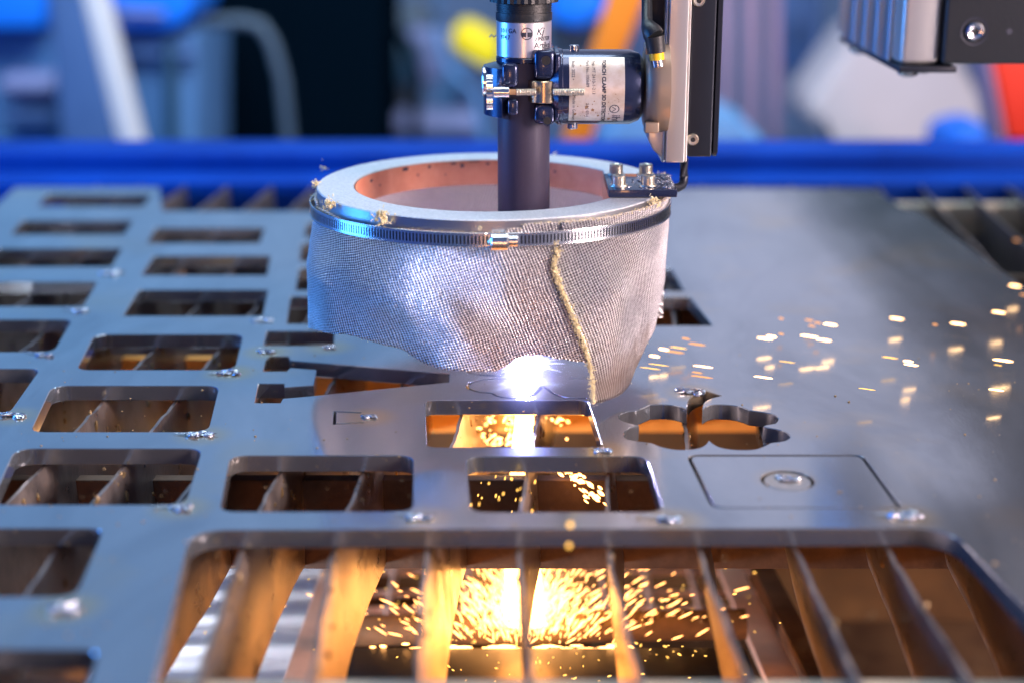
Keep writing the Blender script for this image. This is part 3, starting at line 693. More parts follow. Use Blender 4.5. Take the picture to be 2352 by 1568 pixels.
# round emblem: ring, two dark bars and an upright
fn = on_sleeve(1210, 78); bm = bmesh.new()
def patch(bm, fn, pts):
    bm.faces.new([bm.verts.new(fn(x, y)) for x, y in pts])
rE = .0033
for i in range(36):
    a, b = 2*PI*i/36, 2*PI*(i+1)/36
    patch(bm, fn, [(rE*math.cos(a), rE*math.sin(a)), (rE*math.cos(b), rE*math.sin(b)), (rE*.86*math.cos(b), rE*.86*math.sin(b)), (rE*.86*math.cos(a), rE*.86*math.sin(a))])
for sgn in (-1, 1):
    for k in range(6):
        xa = sgn*(.0004+.0004*k); xb = sgn*(.0008+.0004*k)
        patch(bm, fn, [(xa, -.0018), (xb, -.0018), (xb, .0007), (xa, .0007)])
patch(bm, fn, [(-.0001, .0007), (.0001, .0007), (.0001, .003), (-.0001, .003)])
bm_obj('emblem', bm, 'ink', torch)
sp_ = P(1124, 83, JY)
tube('loose_thread', [P(1124, 86, JY), P(1129, 80, JY), P(1134, 86, JY), P(1142, 80, JY)], .0005, 'fray', torch, 6)

# ------------------------------------------------------------------ clamp and detector body
cl = thing('torch_clamp', 'blue-black clamp and detector cylinder with a stained silver sticker gripping the torch', 'torch clamp')
YC = .882
ctr = P(1370, 200, YC); rb = .0207; zc = ctr.z
X_ = lambda u, v=200, Y=.86: P(u, v, Y).x
lathe('detector_body', [(1e-6, X_(1262)), (.017, X_(1262)), (.0212, X_(1283)), (.0212, X_(1292)), (rb, X_(1294)), (rb, X_(1452)), (rb-.002, X_(1474)), (.016, X_(1482)), (1e-6, X_(1482))], (0, YC, zc), 'X', 'anod', cl, 80)
# label on the cylinder
bm = bmesh.new(); rl = rb+.00012; xa, xb = X_(1308), X_(1436); aa, ab = R(58), R(-56); n = 24
rows_ = []
for i in range(n+1):
    al = aa+(ab-aa)*i/n
    rows_.append([bm.verts.new((x, YC-rl*math.cos(al), zc+rl*math.sin(al))) for x in (xa, xb)])
for a, b in zip(rows_, rows_[1:]): bm.faces.new((a[0], a[1], b[1], b[0]))
stk = bm_obj('sticker', bm, 'sticker', cl, True)
def on_body(u0, a_deg, r=rb+.00022):
    x0 = X_(u0); a0 = R(a_deg)
    return lambda s, t_: Vector((x0+t_, YC-r*math.cos(a0-s/r), zc+r*math.sin(a0-s/r)))
text_mesh('print', 'TORCH CLAMP 3D DETECTOR', .00285, on_body(1384, 52), 'ink', stk, bold=.00012)
text_mesh('print', 'Typ: MT 2410-1-213', .0024, on_body(1361, 51), 'ink', stk)
text_mesh('print', 'Part No.:100689', .0024, on_body(1347, 51), 'ink', stk)
text_mesh('print', 'Built: 2022 \u2022', .0024, on_body(1314, 50), 'ink', stk)
text_mesh('print', 'Made in Germany', .0024, on_body(1316, -5), 'ink', stk)
text_mesh('print', 'S.N. 0714', .0024, on_body(1347, -18), 'ink', stk)
text_mesh('print', 'iht', .0066, on_body(1409, -40), 'ink', stk, bold=.00008)
fn = on_body(1413, -28); bm = bmesh.new(); rE = .0028
for i in range(30):
    a, b = 2*PI*i/30, 2*PI*(i+1)/30
    patch(bm, fn, [(rE*math.cos(a), rE*math.sin(a)), (rE*math.cos(b), rE*math.sin(b)), (rE*.82*math.cos(b), rE*.82*math.sin(b)), (rE*.82*math.cos(a), rE*.82*math.sin(a))])
for p, q in (((-.0016, -.0012), (-.0002, .0009)), ((-.0002, .0009), (.0008, -.0004)), ((.0008, -.0004), (.0016, -.0014))):
    patch(bm, fn, [(p[0], p[1]), (q[0], q[1]), (q[0]+.0005, q[1]), (p[0]+.0005, p[1])])
patch(bm, fn, [(.0030, -.0032), (.0092, -.0032), (.0092, -.0028), (.0030, -.0028)])
bm_obj('logo', bm, 'ink', stk)
bm = bmesh.new(); rs_ = random.Random(3)
for i in range(46):
    a_deg = rs_.uniform(-52, -8) if i < 38 else rs_.uniform(-50, 50); x0 = rs_.uniform(1314, 1428); fn = on_body(x0, a_deg, rb+.00017); s = rs_.uniform(.0001, .0004)*(3.2 if i < 6 else 1)
    patch(bm, fn, [(s*math.cos(2*PI*k/9)*rs_.uniform(.6, 1.5), s*math.sin(2*PI*k/9)*rs_.uniform(.6, 1.3)) for k in range(9)])
st_ = bm_obj('stain_spots', bm, 'stain', stk); st_['kind'] = 'stuff'
for u, vt, vb, nm in ((1318, 104, 118, 'set_screw'), (1316, 284, 292, 'set_screw')):
    za, zb = P(u, vb, YC).z, P(u, vt, YC).z
    lathe(nm, solid(.0028, za-.001, zb, .0003), (P(u, 200, YC).x, YC, 0), 'Z', 'steel', cl, 24)
# jaws round the torch tube
YF = JY-.0205
def jaw(u0, u1, v0_, v1_, mt, nm, depth=.034, bev=.0016):
    a = P(u0, v1_, YF); b = P(u1, v0_, YF)
    return box(nm, (a.x, YF, a.z), (b.x, YF+depth, b.z), mt, cl, bev)
jaw(1152, 1191, 147, 204, 'anod', 'left_jaw_prong', .012, .0028)
jaw(1166, 1191, 229, 266, 'anod', 'left_jaw_prong', .012, .0016)
lathe('left_jaw', [(.0149, zt_(268)), (.0222, zt_(268)+.002), (.0222, zt_(142)-.002), (.0149, zt_(142))], (TX-.0005, JY, 0), 'Z', 'anod', cl, 40, R(120), R(238))
lathe('rear_jaw', [(.0149, zt_(268)), (.0215, zt_(268)), (.0215, zt_(142)), (.0149, zt_(142))], (TX, JY, 0), 'Z', 'anod', cl, 40, R(10), R(118))
jaw(1226, 1276, 116, 186, 'anod', 'right_jaw_upper', .040, .003)
jaw(1226, 1277, 240, 288, 'anod', 'right_jaw_lower', .040, .003)
jaw(1270, 1290, 122, 282, 'anod', 'jaw_web', .038, .003)
zn0, zn1 = P(1250, 238, YF).z, P(1250, 187, YF).z
lathe('screw_nut', solid(.0088, zn0, zn1, .0005), (X_(1250), YF+.007, 0), 'Z', 'bronze', cl, 40)
for u, v, r in ((1254, 140, .0030), (1257, 278, .0026)):
    c = P(u, v, YF); lathe('screw_hole', [(r*.86, -.0002), (r, -.0003), (r, .001), (r*.86, .001)], (c.x, YF, c.z), 'Y', 'anod', cl, 24)
    lathe('hole_bore', solid(r*.86, -.0002, .001), (c.x, YF, c.z), 'Y', 'blackpl', cl, 24)
zs_ = P(1200, 209, YF-.001).z; YS = YF-.0068
def rod(nm, u0, u1, r, mt, thread=False):
    xa, xb = P(u0, 209, YS).x, P(u1, 209, YS).x
    if thread:
        pr = [(1e-6, xa)]; n = int((xb-xa)/.00085)
        for i in range(n):
            x = xa+(xb-xa)*i/n; h = (xb-xa)/n
            pr += [(r*.84, x), (r, x+h*.35), (r, x+h*.55), (r*.84, x+h*.95)]
        pr += [(1e-6, xb)]
    else: pr = solid(r, xa, xb, .0003)
    return lathe(nm, pr, (0, YS, zs_), 'X', mt, cl, 24)
rod('screw_thread', 1186, 1231, .0020, 'zincbolt', True); rod('screw_thread', 1270, 1343, .0020, 'zincbolt', True)
rod('screw_shank', 1168, 1188, .0016, 'stain'); rod('screw_barrel', 1133, 1170, .0031, 'steel')
bm = bmesh.new(); n = 52; xa, xb = P(1118, 209, YS).x, P(1132, 209, YS).x; rr_ = .0096; rg = []
for x in (xa, xb): rg.append([bm.verts.new((x, YS+(rr_-(.0005 if i % 2 else 0))*math.cos(2*PI*i/n), zs_+(rr_-(.0005 if i % 2 else 0))*math.sin(2*PI*i/n))) for i in range(n)])
for i in range(n): bm.faces.new((rg[0][i], rg[0][(i+1) % n], rg[1][(i+1) % n], rg[1][i]))
bm.faces.new(rg[0]); bm.faces.new(rg[1]); bm_obj('thumb_wheel', bm, 'steel', cl)
xa, xb = P(1108, 190, JY).x, P(1122, 190, JY).x
lathe('pivot_pin', solid(.0085, xa, xb, .0006), (0, JY-.002, P(1110, 186, JY).z), 'X', 'steel', cl, 32)
# flange and cable plug
xf = [X_(u, 200, .882) for u in (1478, 1486, 1500, 1510, 1532)]
lathe('flange', [(1e-6, xf[0]), (.0212, xf[0]), (.0235, xf[1]), (.0252, xf[2]), (.0256, xf[3]), (.0256, xf[4]), (1e-6, xf[4])], (0, YC, zc), 'X', 'flange', cl, 12, ang=50)
for v, s in ((112, 1), (292, -1)):
    c = P(1496, v, .866); bm = bmesh.new(); add_box(bm, (c.x-.004, c.y-.004, c.z-.003), (c.x+.004, c.y+.004, c.z+.003), .0008); autosmooth(bm_obj('flange_lug', bm, 'flange', cl))
pc = P(1504, 100, .862)
pl = thing('sensor_plug', 'black cable plug with a yellow band beside the aluminium column', 'cable plug')
tube('plug_tip', [P(1512, 153, .862), P(1509, 136, .862)], .0033, 'steel', pl, 16)
tube('yellow_band', [P(1509, 138, .862), P(1508, 122, .862)], .0040, 'yellow', pl, 18)
tube('plug_shell', [P(1508, 121, .862), P(1506, 104, .862), P(1503, 84, .862)], [.0050, .0052, .0056], 'blackpl', pl, 20)
tube('cable_end', [P(1503, 84, .862), P(1498, 76, .863), P(1490, 63, .866), P(1486, 50, .875), P(1486, -60, .89)], [.0056, .0056, .0042, .003, .003], 'blackpl', pl, 14)

# ------------------------------------------------------------------ aluminium column with black cover
col = thing('torch_lift_column', 'upright aluminium torch lift column with a black cover strip on its right', 'lift column')
Yc = .875
zb_ = P(1540, 374, Yc).z
def colbox(nm, u0, u1, vb, mt, y0=Yc, dep=.05, bev=.0008, top=.62):
    a = P(u0, 200, y0).x; b = P(u1, 200, y0).x
    return box(nm, (a, y0, P(1540, vb, y0).z), (b, y0+dep, top), mt, col, bev)
colbox('column_profile', 1533, 1578, 374, 'alu')
colbox('column_lip', 1524, 1533, 374, 'alu', Yc+.004, .046)
colbox('column_rib', 1578, 1583, 373, 'alu', Yc+.002, .045, .0005)
colbox('column_rib', 1526, 1531, 373, 'aluside', Yc+.002, .002, .0005)
colbox('cover_strip', 1584, 1640, 361, 'blackal', Yc+.006, .045, .001)
colbox('cover_edge', 1640, 1656, 361, 'blackal', Yc+.008, .045, .003)
colbox('back_strip', 1490, 1526, 102, 'blackal', Yc+.012, .03, .001)
prism_y('foot_plate', [(1489, 300), (1524, 300), (1524, 368), (1500, 345), (1489, 322)], Yc+.006, .03, 'alu', col, .0006)
for u, v in ((1605, 2), (1591, 321)):
    c = P(u, v, Yc+.006)
    sc_ = lathe('cover_screw', [(1e-6, .0005), (.0014, .0005), (.0014, -.0012), (.0028, -.0014), (.0034, -.0004), (.0034, .001), (1e-6, .001)], (c.x, Yc+.0058, c.z), 'Y', 'zincbolt', col, 24)
    lathe('screw_socket', solid(.0015, -.0006, .0004), (c.x, Yc+.0054, c.z), 'Y', 'blackpl', sc_, 6)
rodp = [P(1571, 365, Yc+.02), P(1571, 405, Yc+.02), P(1570, 418, Yc+.019), P(1566, 427, Yc+.017), P(1556, 432, Yc+.014), P(1536, 433, Yc+.008), P(1520, 433, Yc+.004)]
rd = tube('bent_hanger_rod', fillet([Vector(p) for p in rodp[:1]+rodp[1:]], 0) and rodp, .0026, 'blackal', None, 14)
tag(rd, 'short black bent rod joining the foot of the aluminium column to the ring bracket', 'hanger rod')

# ------------------------------------------------------------------ spark guard: ring, bracket, band, curtain
RC = Vector((-.0124, .895, 0)); RO = .1; RI = .0787; ZR = .1105; HT = .0150
gd = thing('spark_guard', 'pale metal ring with a hanging silvery fabric skirt shielding the arc', 'spark guard')
xc = .0675
outer = [RC+Vector((RO*math.cos(2*PI*i/160), RO*math.sin(2*PI*i/160), 0)) for i in range(160)]
inner = []
a_c = math.acos(xc/RI)
for i in range(121):
    a = a_c+(2*PI-2*a_c)*i/120; inner.append(RC+Vector((RI*math.cos(a), RI*math.sin(a), 0)))
ring = curve_solid('guard_ring', [outer, inner], ZR, HT, 'zinc', gd, .0006)
ring.data.materials.append(M['ringside'])
for p in ring.data.polygons:
    if abs(p.normal.z) < .5: p.material_index = 1
# brown liner on the inner face
bm = bmesh.new(); A = []; B = []
for p in inner:
    d = (p-RC).normalized()
    A.append(bm.verts.new(Vector((RC.x, RC.y, 0))+(p-RC)-d*.0006+Vector((0, 0, ZR-.0008)))); B.append(bm.verts.new(Vector((RC.x, RC.y, 0))+(p-RC)-d*.0006+Vector((0, 0, ZR-HT-.0015))))
n = len(A)
for i in range(n): bm.faces.new((A[i], A[(i+1) % n], B[(i+1) % n], B[i]))
bm_obj('copper_liner', bm, 'copper', gd)
bm = bmesh.new()
for i, (an, zz_, w_, h_) in enumerate([(84, .9, .003, .0022), (92, .8, .0016, .0008), (104, .75, .0012, .0016), (108, .85, .002, .0006), (120, .8, .001, .0012), (133, .82, .0028, .001), (126, .5, .0008, .0008), (150, .4, .0008, .0008), (157, .7, .002, .001), (60, .6, .001, .0008), (98, .9, .004, .0004), (112, .4, .0006, .0006)]):
    a0 = R(an); rr_ = RI-.0009; z_ = ZR-HT+HT*zz_
    vs = []
    for k in range(8):
        q = 2*PI*k/8; a = a0+w_*math.cos(q)*rnd.uniform(.7, 1.2)/rr_; vs.append(bm.verts.new((RC.x+rr_*math.cos(a), RC.y+rr_*math.sin(a), z_+h_*math.sin(q)*rnd.uniform(.7, 1.2))))
    bm.faces.new(vs)
bm_obj('scorch_marks', bm, 'ink', gd)['kind'] = 'stuff'
# bracket plate
a = P(1398, 440, .851); b = P(1556, 440, .851)
br = box('bracket_plate', (a.x, .851, ZR+.0004), (b.x, .899, ZR+.0046), 'anod', gd, .0004)
bm = bmesh.new()
for i in range(260):
    x = a.x+.018+rnd.uniform(0, .030)+rnd.gauss(0, .003); y = rnd.uniform(.854, .892); x = min(x, b.x-.0015-rnd.random()*.003); lumpy(bm, (x, y, ZR+.0048), rnd.uniform(.0003, .0011), (1.2, 1, .6), .6, 1, i)
bm_obj('weld_spatter', bm, 'slag', gd)['kind'] = 'stuff'
for u, v in ((1415, 401), (1483, 401), (1421, 427), (1488, 427)):
    g_ = G(u, v, ZR+.0046); zz_ = ZR+.0046
    lathe('bolt', [(1e-6, zz_+.0030), (.0018, zz_+.0030), (.0018, zz_+.0056), (.0024, zz_+.0060), (.0036, zz_+.0060), (.0039, zz_+.0056), (.0039, zz_+.0008), (.0050, zz_+.0007), (.0052, zz_), (1e-6, zz_)], (g_.x, g_.y, 0), 'Z', 'zincbolt', gd, 30)
# slotted hose band
ZB = .0985; HB = .0074; RB = .1036
def zband(th): return ZB+.0022*math.cos(th)
def cyl(th, r, z): return Vector((RC.x+r*math.sin(th), RC.y-r*math.cos(th), z))
bm = bmesh.new(); n = 330
for i in range(n):
    slot = True
    th0, th1 = 2*PI*i/n, 2*PI*(i+1)/n; tm = th0*.42+th1*.58
    if -.012 < ((th0+PI) % (2*PI))-PI < .11: slot = False
    if R(174) < th0 < R(186): slot = False
    zf = lambda th, f: zband(th)+HB*(f-.5)
    def q(ta, tb, f0, f1): bm.faces.new([bm.verts.new(cyl(ta, RB, zf(ta, f0))), bm.verts.new(cyl(tb, RB, zf(tb, f0))), bm.verts.new(cyl(tb, RB, zf(tb, f1))), bm.verts.new(cyl(ta, RB, zf(ta, f1)))])
    if slot:
        q(th0, tm, .20, .80); q(th0, tm, 0, .20); q(tm, th1, 0, .20); q(th0, tm, .80, 1); q(tm, th1, .80, 1)
    else:
        for f0, f1 in ((0, .2), (.2, .8), (.8, 1)): q(th0, tm, f0, f1); q(tm, th1, f0, f1)
bmesh.ops.remove_doubles(bm, verts=bm.verts, dist=2e-5)
bl = bmesh.new()  # dark strip put behind the band to paint the shade in its slots
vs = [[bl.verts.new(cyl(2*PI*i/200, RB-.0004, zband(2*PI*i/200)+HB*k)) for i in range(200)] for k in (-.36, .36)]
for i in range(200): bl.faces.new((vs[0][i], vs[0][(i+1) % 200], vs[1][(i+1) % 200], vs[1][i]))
hb = bm_obj('hose_band', bm, 'steel', gd); md = hb.modifiers.new('solid', 'SOLIDIFY'); md.thickness = .0006; md.offset = 1
bm = bmesh.new()
for ztt in (.03, .97):
    pts = [cyl(2*PI*i/160, RB+.0006, zband(2*PI*i/160)+HB*(ztt-.5)) for i in range(161)]
    add_tube(bm, pts, .00035, 6)
bm_obj('band_lip', bm, 'steel', hb, True); bm_obj('slot_shade', bl, 'blackal', hb, True)
sx_ = P(1158, 545, .79); th_s = math.asin((sx_.x-RC.x)/RB)
zc_ = zband(th_s)-.0006
yh = RC.y-RB*math.cos(th_s)-.0022
wx = lambda u: P(u, 545, yh).x
hous = lathe('screw_housing', solid(.0046, wx(1127), wx(1168), .0006), (0, yh, zc_), 'X', 'steel', gd, 32)
lathe('worm_screw', solid(.0030, wx(1168), wx(1191), .0005), (0, yh, zc_+.0004), 'X', 'steel', hous, 20)
lathe('screw_tip', solid(.0020, wx(1121), wx(1127), .0005), (0, yh, zc_), 'X', 'bronze', hous, 20)
# fabric
def front_hit(u, v, r=.1015):
    d = ray(u, v); o = Vector((0, 0, H))-RC; A_ = d.x*d.x+d.y*d.y; B_ = 2*(o.x*d.x+o.y*d.y); C_ = o.x*o.x+o.y*o.y-r*r
    disc = B_*B_-4*A_*C_
    t_ = (-B_-math.sqrt(max(0, disc)))/(2*A_)
    p = Vector((0, 0, H))+d*t_-RC
    return math.atan2(p.x, -p.y), p.z
botA = [front_hit(u, v) for u, v in [(712, 752), (760, 757), (815, 762), (860, 780), (920, 800), (960, 829), (1010, 846), (1070, 852), (1140, 852), (1162, 842), (1185, 826), (1212, 818), (1240, 816), (1262, 818), (1290, 822), (1345, 828)]]
botB = [front_hit(u, v) for u, v in [(1357, 920), (1400, 915), (1430, 905), (1458, 878), (1488, 828), (1502, 788)]]
def interp(tab, x):
    if x <= tab[0][0]: return tab[0][1]
    for (a, b), (c, d) in zip(tab, tab[1:]):
        if x <= c: s = (x-a)/(c-a) if c > a else 0; s = s; return b+(d-b)*s
    return tab[-1][1]
tabA = [(R(-300), .024), (R(-240), .030), (R(-180), .022), (R(-130), .028), (R(-100), .026)]+[p for p in botA if p[0] > R(-88)]+[(R(45), .028)]
tabB = botB+[(R(85), .030), (R(130), .026)]
seam = [front_hit(u, v, .103) for u, v in [(1292, 552), (1278, 590), (1272, 612), (1280, 640), (1290, 668), (1303, 700), (1318, 745), (1336, 790), (1348, 840), (1352, 880), (1357, 920)]]
seam_z = sorted([(z, th) for th, z in seam])
def seam_th(z): return interp(seam_z, z)
def sheet(name, th_lo, th_hi, tab, r0, nth, seed, curl=0, uvoff=0, B=False):
    bm = bmesh.new(); uvl = bm.loops.layers.uv.new('uv'); nzz = 44; grid = []; co = {}
    for i in range(nth+1):
        col_ = []
        for j in range(nzz+1):
            f = j/nzz; s = i/nth
            th_e = th_lo+(th_hi-th_lo)*s
            zb = interp(tab, th_e)+.0006*noise.noise(Vector((th_e*60, seed, 0)))
            zt2 = ZR-.0035-.0042*abs(noise.noise(Vector((th_e*2.3, seed, 5))))-(.0035 if -R(75) < th_e < R(5) and not B else 0)
            if B or th_e > R(10): zt2 = ZR-.0020-.001*abs(noise.noise(Vector((th_e*9, seed, 5))))
            if -R(28) < th_e < R(5) and not B: zt2 = zband(th_e)+HB*.42
            z = zt2+(zb-zt2)*f
            th = th_e
            if B:
                tlo = seam_th(z); th = tlo+(th_hi-tlo)*s
                zb = interp(tab, th); z = zt2+(zb-zt2)*f; tlo = seam_th(z); th = tlo+(th_hi-tlo)*s
            g_ = max(0, min(1, (ZB-.004-z)/.03))
            seed = 1.5; dmp = 1-.85*max(0, min(1, (abs(th)-.75)/.6))
            nn_ = dmp*(noise.noise(Vector((th*2.2, z*22, seed)))*.0055+noise.noise(Vector((th*4.5, z*34+th*3, seed+4)))*.0022)
            pinch = -.0012*math.exp(-((z-zband(th))/.006)**2)
            r = r0+pinch+g_*(nn_+.0015)+(.0045*g_*max(0, -math.sin(th))**3)-(.010*(g_**2)*max(0, math.sin(th))**2*max(0, (.055-z)/.055) if th < PI/2 and B else 0)
            if B: r += .0034*(1-math.exp(-(s*nth/9)**2))*g_*max(0, 1-max(0, th-.62)/.4); r -= .0035*g_*max(0, min(1, (th-.8)/.5))*(1-max(0, min(1, (th-1.6)/.3)))
            p = cyl(th, r, z); v = bm.verts.new(p); col_.append(v); co[v] = (th*.1+uvoff, z)
        grid.append(col_)
    for i in range(nth):
        for j in range(nzz):
            f_ = bm.faces.new((grid[i][j], grid[i+1][j], grid[i+1][j+1], grid[i][j+1]))
            for l in f_.loops: l[uvl].uv = co[l.vert]
    me = bpy.data.meshes.new(name); bm.to_mesh(me); bm.free(); o = link(name, me, 'weave', gd, True)
    md = o.modifiers.new('solid', 'SOLIDIFY'); me.materials.append(M['fabric']); md.thickness = .0011; md.offset = 0; md.material_offset = 1
    return o, [[tuple(v) for v in []]]
shA, _ = sheet('fabric_skirt', R(-262), R(39), tabA, .1016, 300, 1.5)
shB, _ = sheet('fabric_flap', R(25), R(112), tabB, .1033, 110, 7.2, uvoff=.3, B=True)
shB['label'] = 'pale overlapping end of the fabric skirt with a frayed vertical edge'
# frayed fibres
def tuft(bm, c, n, s, spread=(1, 1, 1)):
    for i in range(n):
        p = Vector(c)+Vector((rnd.gauss(0, s*spread[0]), rnd.gauss(0, s*.5), rnd.gauss(0, s*spread[2])))
        d = Vector((rnd.gauss(0, 1), rnd.gauss(0, .6), rnd.gauss(0, 1))).normalized()*s*rnd.uniform(.3, .9)
        q = Vector((rnd.gauss(0, 1), rnd.gauss(0, .6), rnd.gauss(0, 1)))*s*.4
        add_tube(bm, [p, p+d*.5+q, p+d], [.00016+s*.06, .00014+s*.05, .00006], 4)
def vert_edge(o, fn):
    return [v.co.copy() for v in o.data.vertices if fn(v)]
bm = bmesh.new()
nzz = 44
edge = [shB.data.vertices[j].co for j in range(nzz+1)]
for j in range(nzz):
    for k in range(4):
        p = edge[j].lerp(edge[j+1], k/4)
        if p.z < ZB-.004: tuft(bm, p+Vector((-.0005, -.0010, 0)), 7, .0011, (.9, 1, 1)); lumpy(bm, p+Vector((rnd.gauss(-.0003, .0005), -.0006, 0)), rnd.uniform(.0003, .0010)*(1+.5*noise.noise(Vector((j*.35, 0, 0)))), (1.1, .7, .9), .9, 1, j*4+k)
fe = bm_obj('frayed_edge', bm, 'fray', shB); fe['kind'] = 'stuff'
bm = bmesh.new()
for o, nth in ((shA, 300), (shB, 110)):
    for i in range(0, nth+1):
        p = o.data.vertices[i*(nzz+1)].co; q = o.data.vertices[i*(nzz+1)+nzz].co
        dn = (p-RC); dn.z = 0; dn.normalize()
        tuft(bm, p+dn*.0006, 2, .0009, (1.2, 1, .5))
        if i % 2 == 0: tuft(bm, q, 1, .0006, (1, 1, .6))
for u, v, s, n in ((745, 385, .0016, 12), (722, 425, .0020, 26), (757, 470, .0024, 44), (878, 500, .0027, 60), (872, 490, .0016, 20), (1100, 524, .001, 10), (1275, 556, .0012, 14), (1280, 625, .0012, 12), (1500, 462, .002, 24), (1512, 470, .0016, 16), (1275, 355, .0012, 6), (1470, 388, .002, 8), (1525, 402, .002, 10)):
    th, z = front_hit(u, v, .1040) if v > 430 else (None, None)
    s *= .8
    c = cyl(th, .1040, z) if th is not None else G(u, v, ZR)
    tuft(bm, c, n, s)
    for k in range(max(1, n//3)): lumpy(bm, Vector(c)+Vector((rnd.gauss(0, s*.8), rnd.gauss(0, s*.3), rnd.gauss(0, s*.6))), s*rnd.uniform(.25, .6), (1, .8, 1), .9, 2, k)
ff = bm_obj('loose_fibres', bm, 'fray', gd); ff['kind'] = 'stuff'

# ------------------------------------------------------------------ gantry arm at upper right
ga = thing('gantry_arm', 'fluted aluminium gantry profile with black carriage plate at the upper right', 'gantry arm')
Yg = 1.0
def XG(u, v=100, Y=Yg): return P(u, v, Y).x
zbg = P(2070, 151, Yg).z
box('profile_block', (XG(2070), Yg, zbg), (XG(2162), Yg+.20, .70), 'alu', ga, .004)
ys = [Yg+.020+.036*i for i in range(5)]
for i in range(4):
    box('profile_flute', (XG(2070)-.003, ys[i]+.003, zbg), (XG(2070)+.002, ys[i]+.033, .70), 'aluside', ga, .0012)
box('carriage_plate', (XG(2163), Yg-.006, P(2200, 146, Yg).z), (XG(2163)+.5, Yg+.08, .70), 'blackpl', ga, .002)
box('end_plate', (XG(2070)-.001, Yg-.003, P(2100, 167, Yg).z), (XG(2200), Yg+.185, zbg-.0003), 'blackal', ga, .001)
for x, y in ((XG(2072)+.008, Yg+.012), (XG(2072)+.022, Yg+.03), (XG(2072)+.012, Yg+.165), (XG(2072)+.004, Yg+.14)):
    z = P(2100, 167, Yg).z; lathe('button_screw', [(1e-6, z-.0044), (.003, z-.0042), (.006, z-.003), (.0076, z), (1e-6, z)], (x, y, 0), 'Z', 'steel', ga, 28)
c = P(2238, 73, Yg-.006)
lathe('counterbore', [(.0078, -.0004), (.0086, -.0006), (.0086, .0005), (.0078, .0005)], (c.x, Yg-.006, c.z), 'Y', 'ink', ga, 40)
cs = lathe('cap_screw', [(1e-6, -.0005), (.0024, -.0005), (.0024, -.0022), (.0044, -.0028), (.0056, -.0020), (.0060, 0), (1e-6, 0)], (c.x, Yg-.006, c.z), 'Y', 'steel', ga, 40)
lathe('hex_socket', solid(.0025, -.0012, -.0004), (c.x, Yg-.006, c.z), 'Y', 'blackpl', cs, 6)
c = P(2318, 73, Yg-.006); lathe('small_hole', solid(.0019, -.0003, .0005), (c.x, Yg-.006, c.z), 'Y', 'ink', ga, 20)

# ------------------------------------------------------------------ blurred workshop behind
def bmat(n, c, rough=.6, metal=0): return mat('bg_'+n, c, metal, rough, vscale=3, col2=tuple(min(1, x*1.15+.01) for x in c))
B = {'blueb': bmat('blueb', (.0, .10, .50)), 'wall': bmat('wall', (.13, .20, .33)), 'floor': bmat('floor', (.10, .16, .27), .5), 'grey': bmat('grey', (.07, .18, .38)), 'slab': bmat('slab', (.05, .11, .27)),
     'white': bmat('white', (.66, .60, .60)), 'black': mat('bg_black', (.001, .004, .008), 0, 1, spec=.0), 'teal': bmat('teal', (.008, .05, .10)), 'azure': bmat('azure', (.0, .20, .95), .5),
     'lav': bmat('lav', (.19, .21, .40)), 'yellow': bmat('yellow', (1.0, .72, .0)), 'orange': bmat('orange', (1.0, .24, .0)), 'red': bmat('red', (.80, .025, .0)),
     'cream': bmat('cream', (.55, .45, .44)), 'pink': bmat('pink', (.34, .21, .29)), 'dgrey': bmat('dgrey', (.05, .08, .12)), 'sky': bmat('sky', (.08, .21, .42))}
fl = box('workshop_floor', (-8, -1.5, -.92), (8, 9, -.90), B['floor']); fl['kind'] = 'structure'
wl = box('workshop_wall', (-6, 7.0, -.90), (6, 7.1, .75), B['wall']); wl['kind'] = 'structure'
def bgo(name, poly, Y, dep, mt, label, cat, bev=.01):
    return tag(prism_y(name, poly, Y, dep, B[mt], None, bev), label, cat)
bgo('blue_crate', [(-120, -80), (108, -80), (100, 66), (-120, 70)], 3.4, .3, 'azure', 'bright azure blurred box at the top left corner', 'box')
bgo('pale_cabinet', [(-150, 72), (150, 72), (160, 900), (-150, 900)], 3.5, .3, 'sky', 'pale blue-grey blurred cabinet at the left edge behind the beam', 'cabinet')
bgo('leaning_panel', [(100, -100), (215, -100), (330, 900), (190, 900)], 3.0, .1, 'slab', 'blue-grey blurred panel leaning left of the white post', 'panel')
bgo('dark_gap_strip', [(122, 100), (150, 100), (178, 900), (140, 900)], 3.3, .05, 'teal', 'narrow dark blurred strip painting the gap between pale cabinet and leaning panel', 'post')  # dark colour put in for the shade of a gap
bgo('white_post', [(160, -100), (212, -100), (438, 800), (385, 800)], 2.6, .06, 'white', 'pale blurred post slanting down to the blue beam at the left', 'post')
bgo('blue_drum', [(235, -80), (440, -80), (440, 20), (425, 52), (380, 70), (255, 66)], 3.1, .3, 'azure', 'bright blue blurred machine hood right of the white post', 'machine hood')
bgo('hood_highlight', [(250, 18), (380, 24), (378, 44), (250, 40)], 3.08, .012, 'lav', 'pale blurred highlight painted across the bright blue hood', 'strip')  # lavender highlight of the hood, painted as a thin pale strip
bgo('machine_body', [(255, 78), (448, 78), (452, 900), (330, 900)], 3.15, .4, 'grey', 'blue-grey blurred machine body under the bright blue hood', 'machine body')
bgo('dark_slot', [(250, 110), (450, 112), (450, 140), (256, 140)], 3.12, .02, 'slab', 'dark blurred band across the upper machine body', 'band')
bgo('dark_conduit', [(372, 90), (400, 90), (412, 900), (385, 900)], 3.11, .03, 'teal', 'dark blurred conduit running down the machine body', 'conduit')
bgo('black_cabinet', [(450, -120), (885, -120), (888, 1000), (460, 1000)], 3.6, .5, 'black', 'large black blurred cabinet left of the torch', 'cabinet')
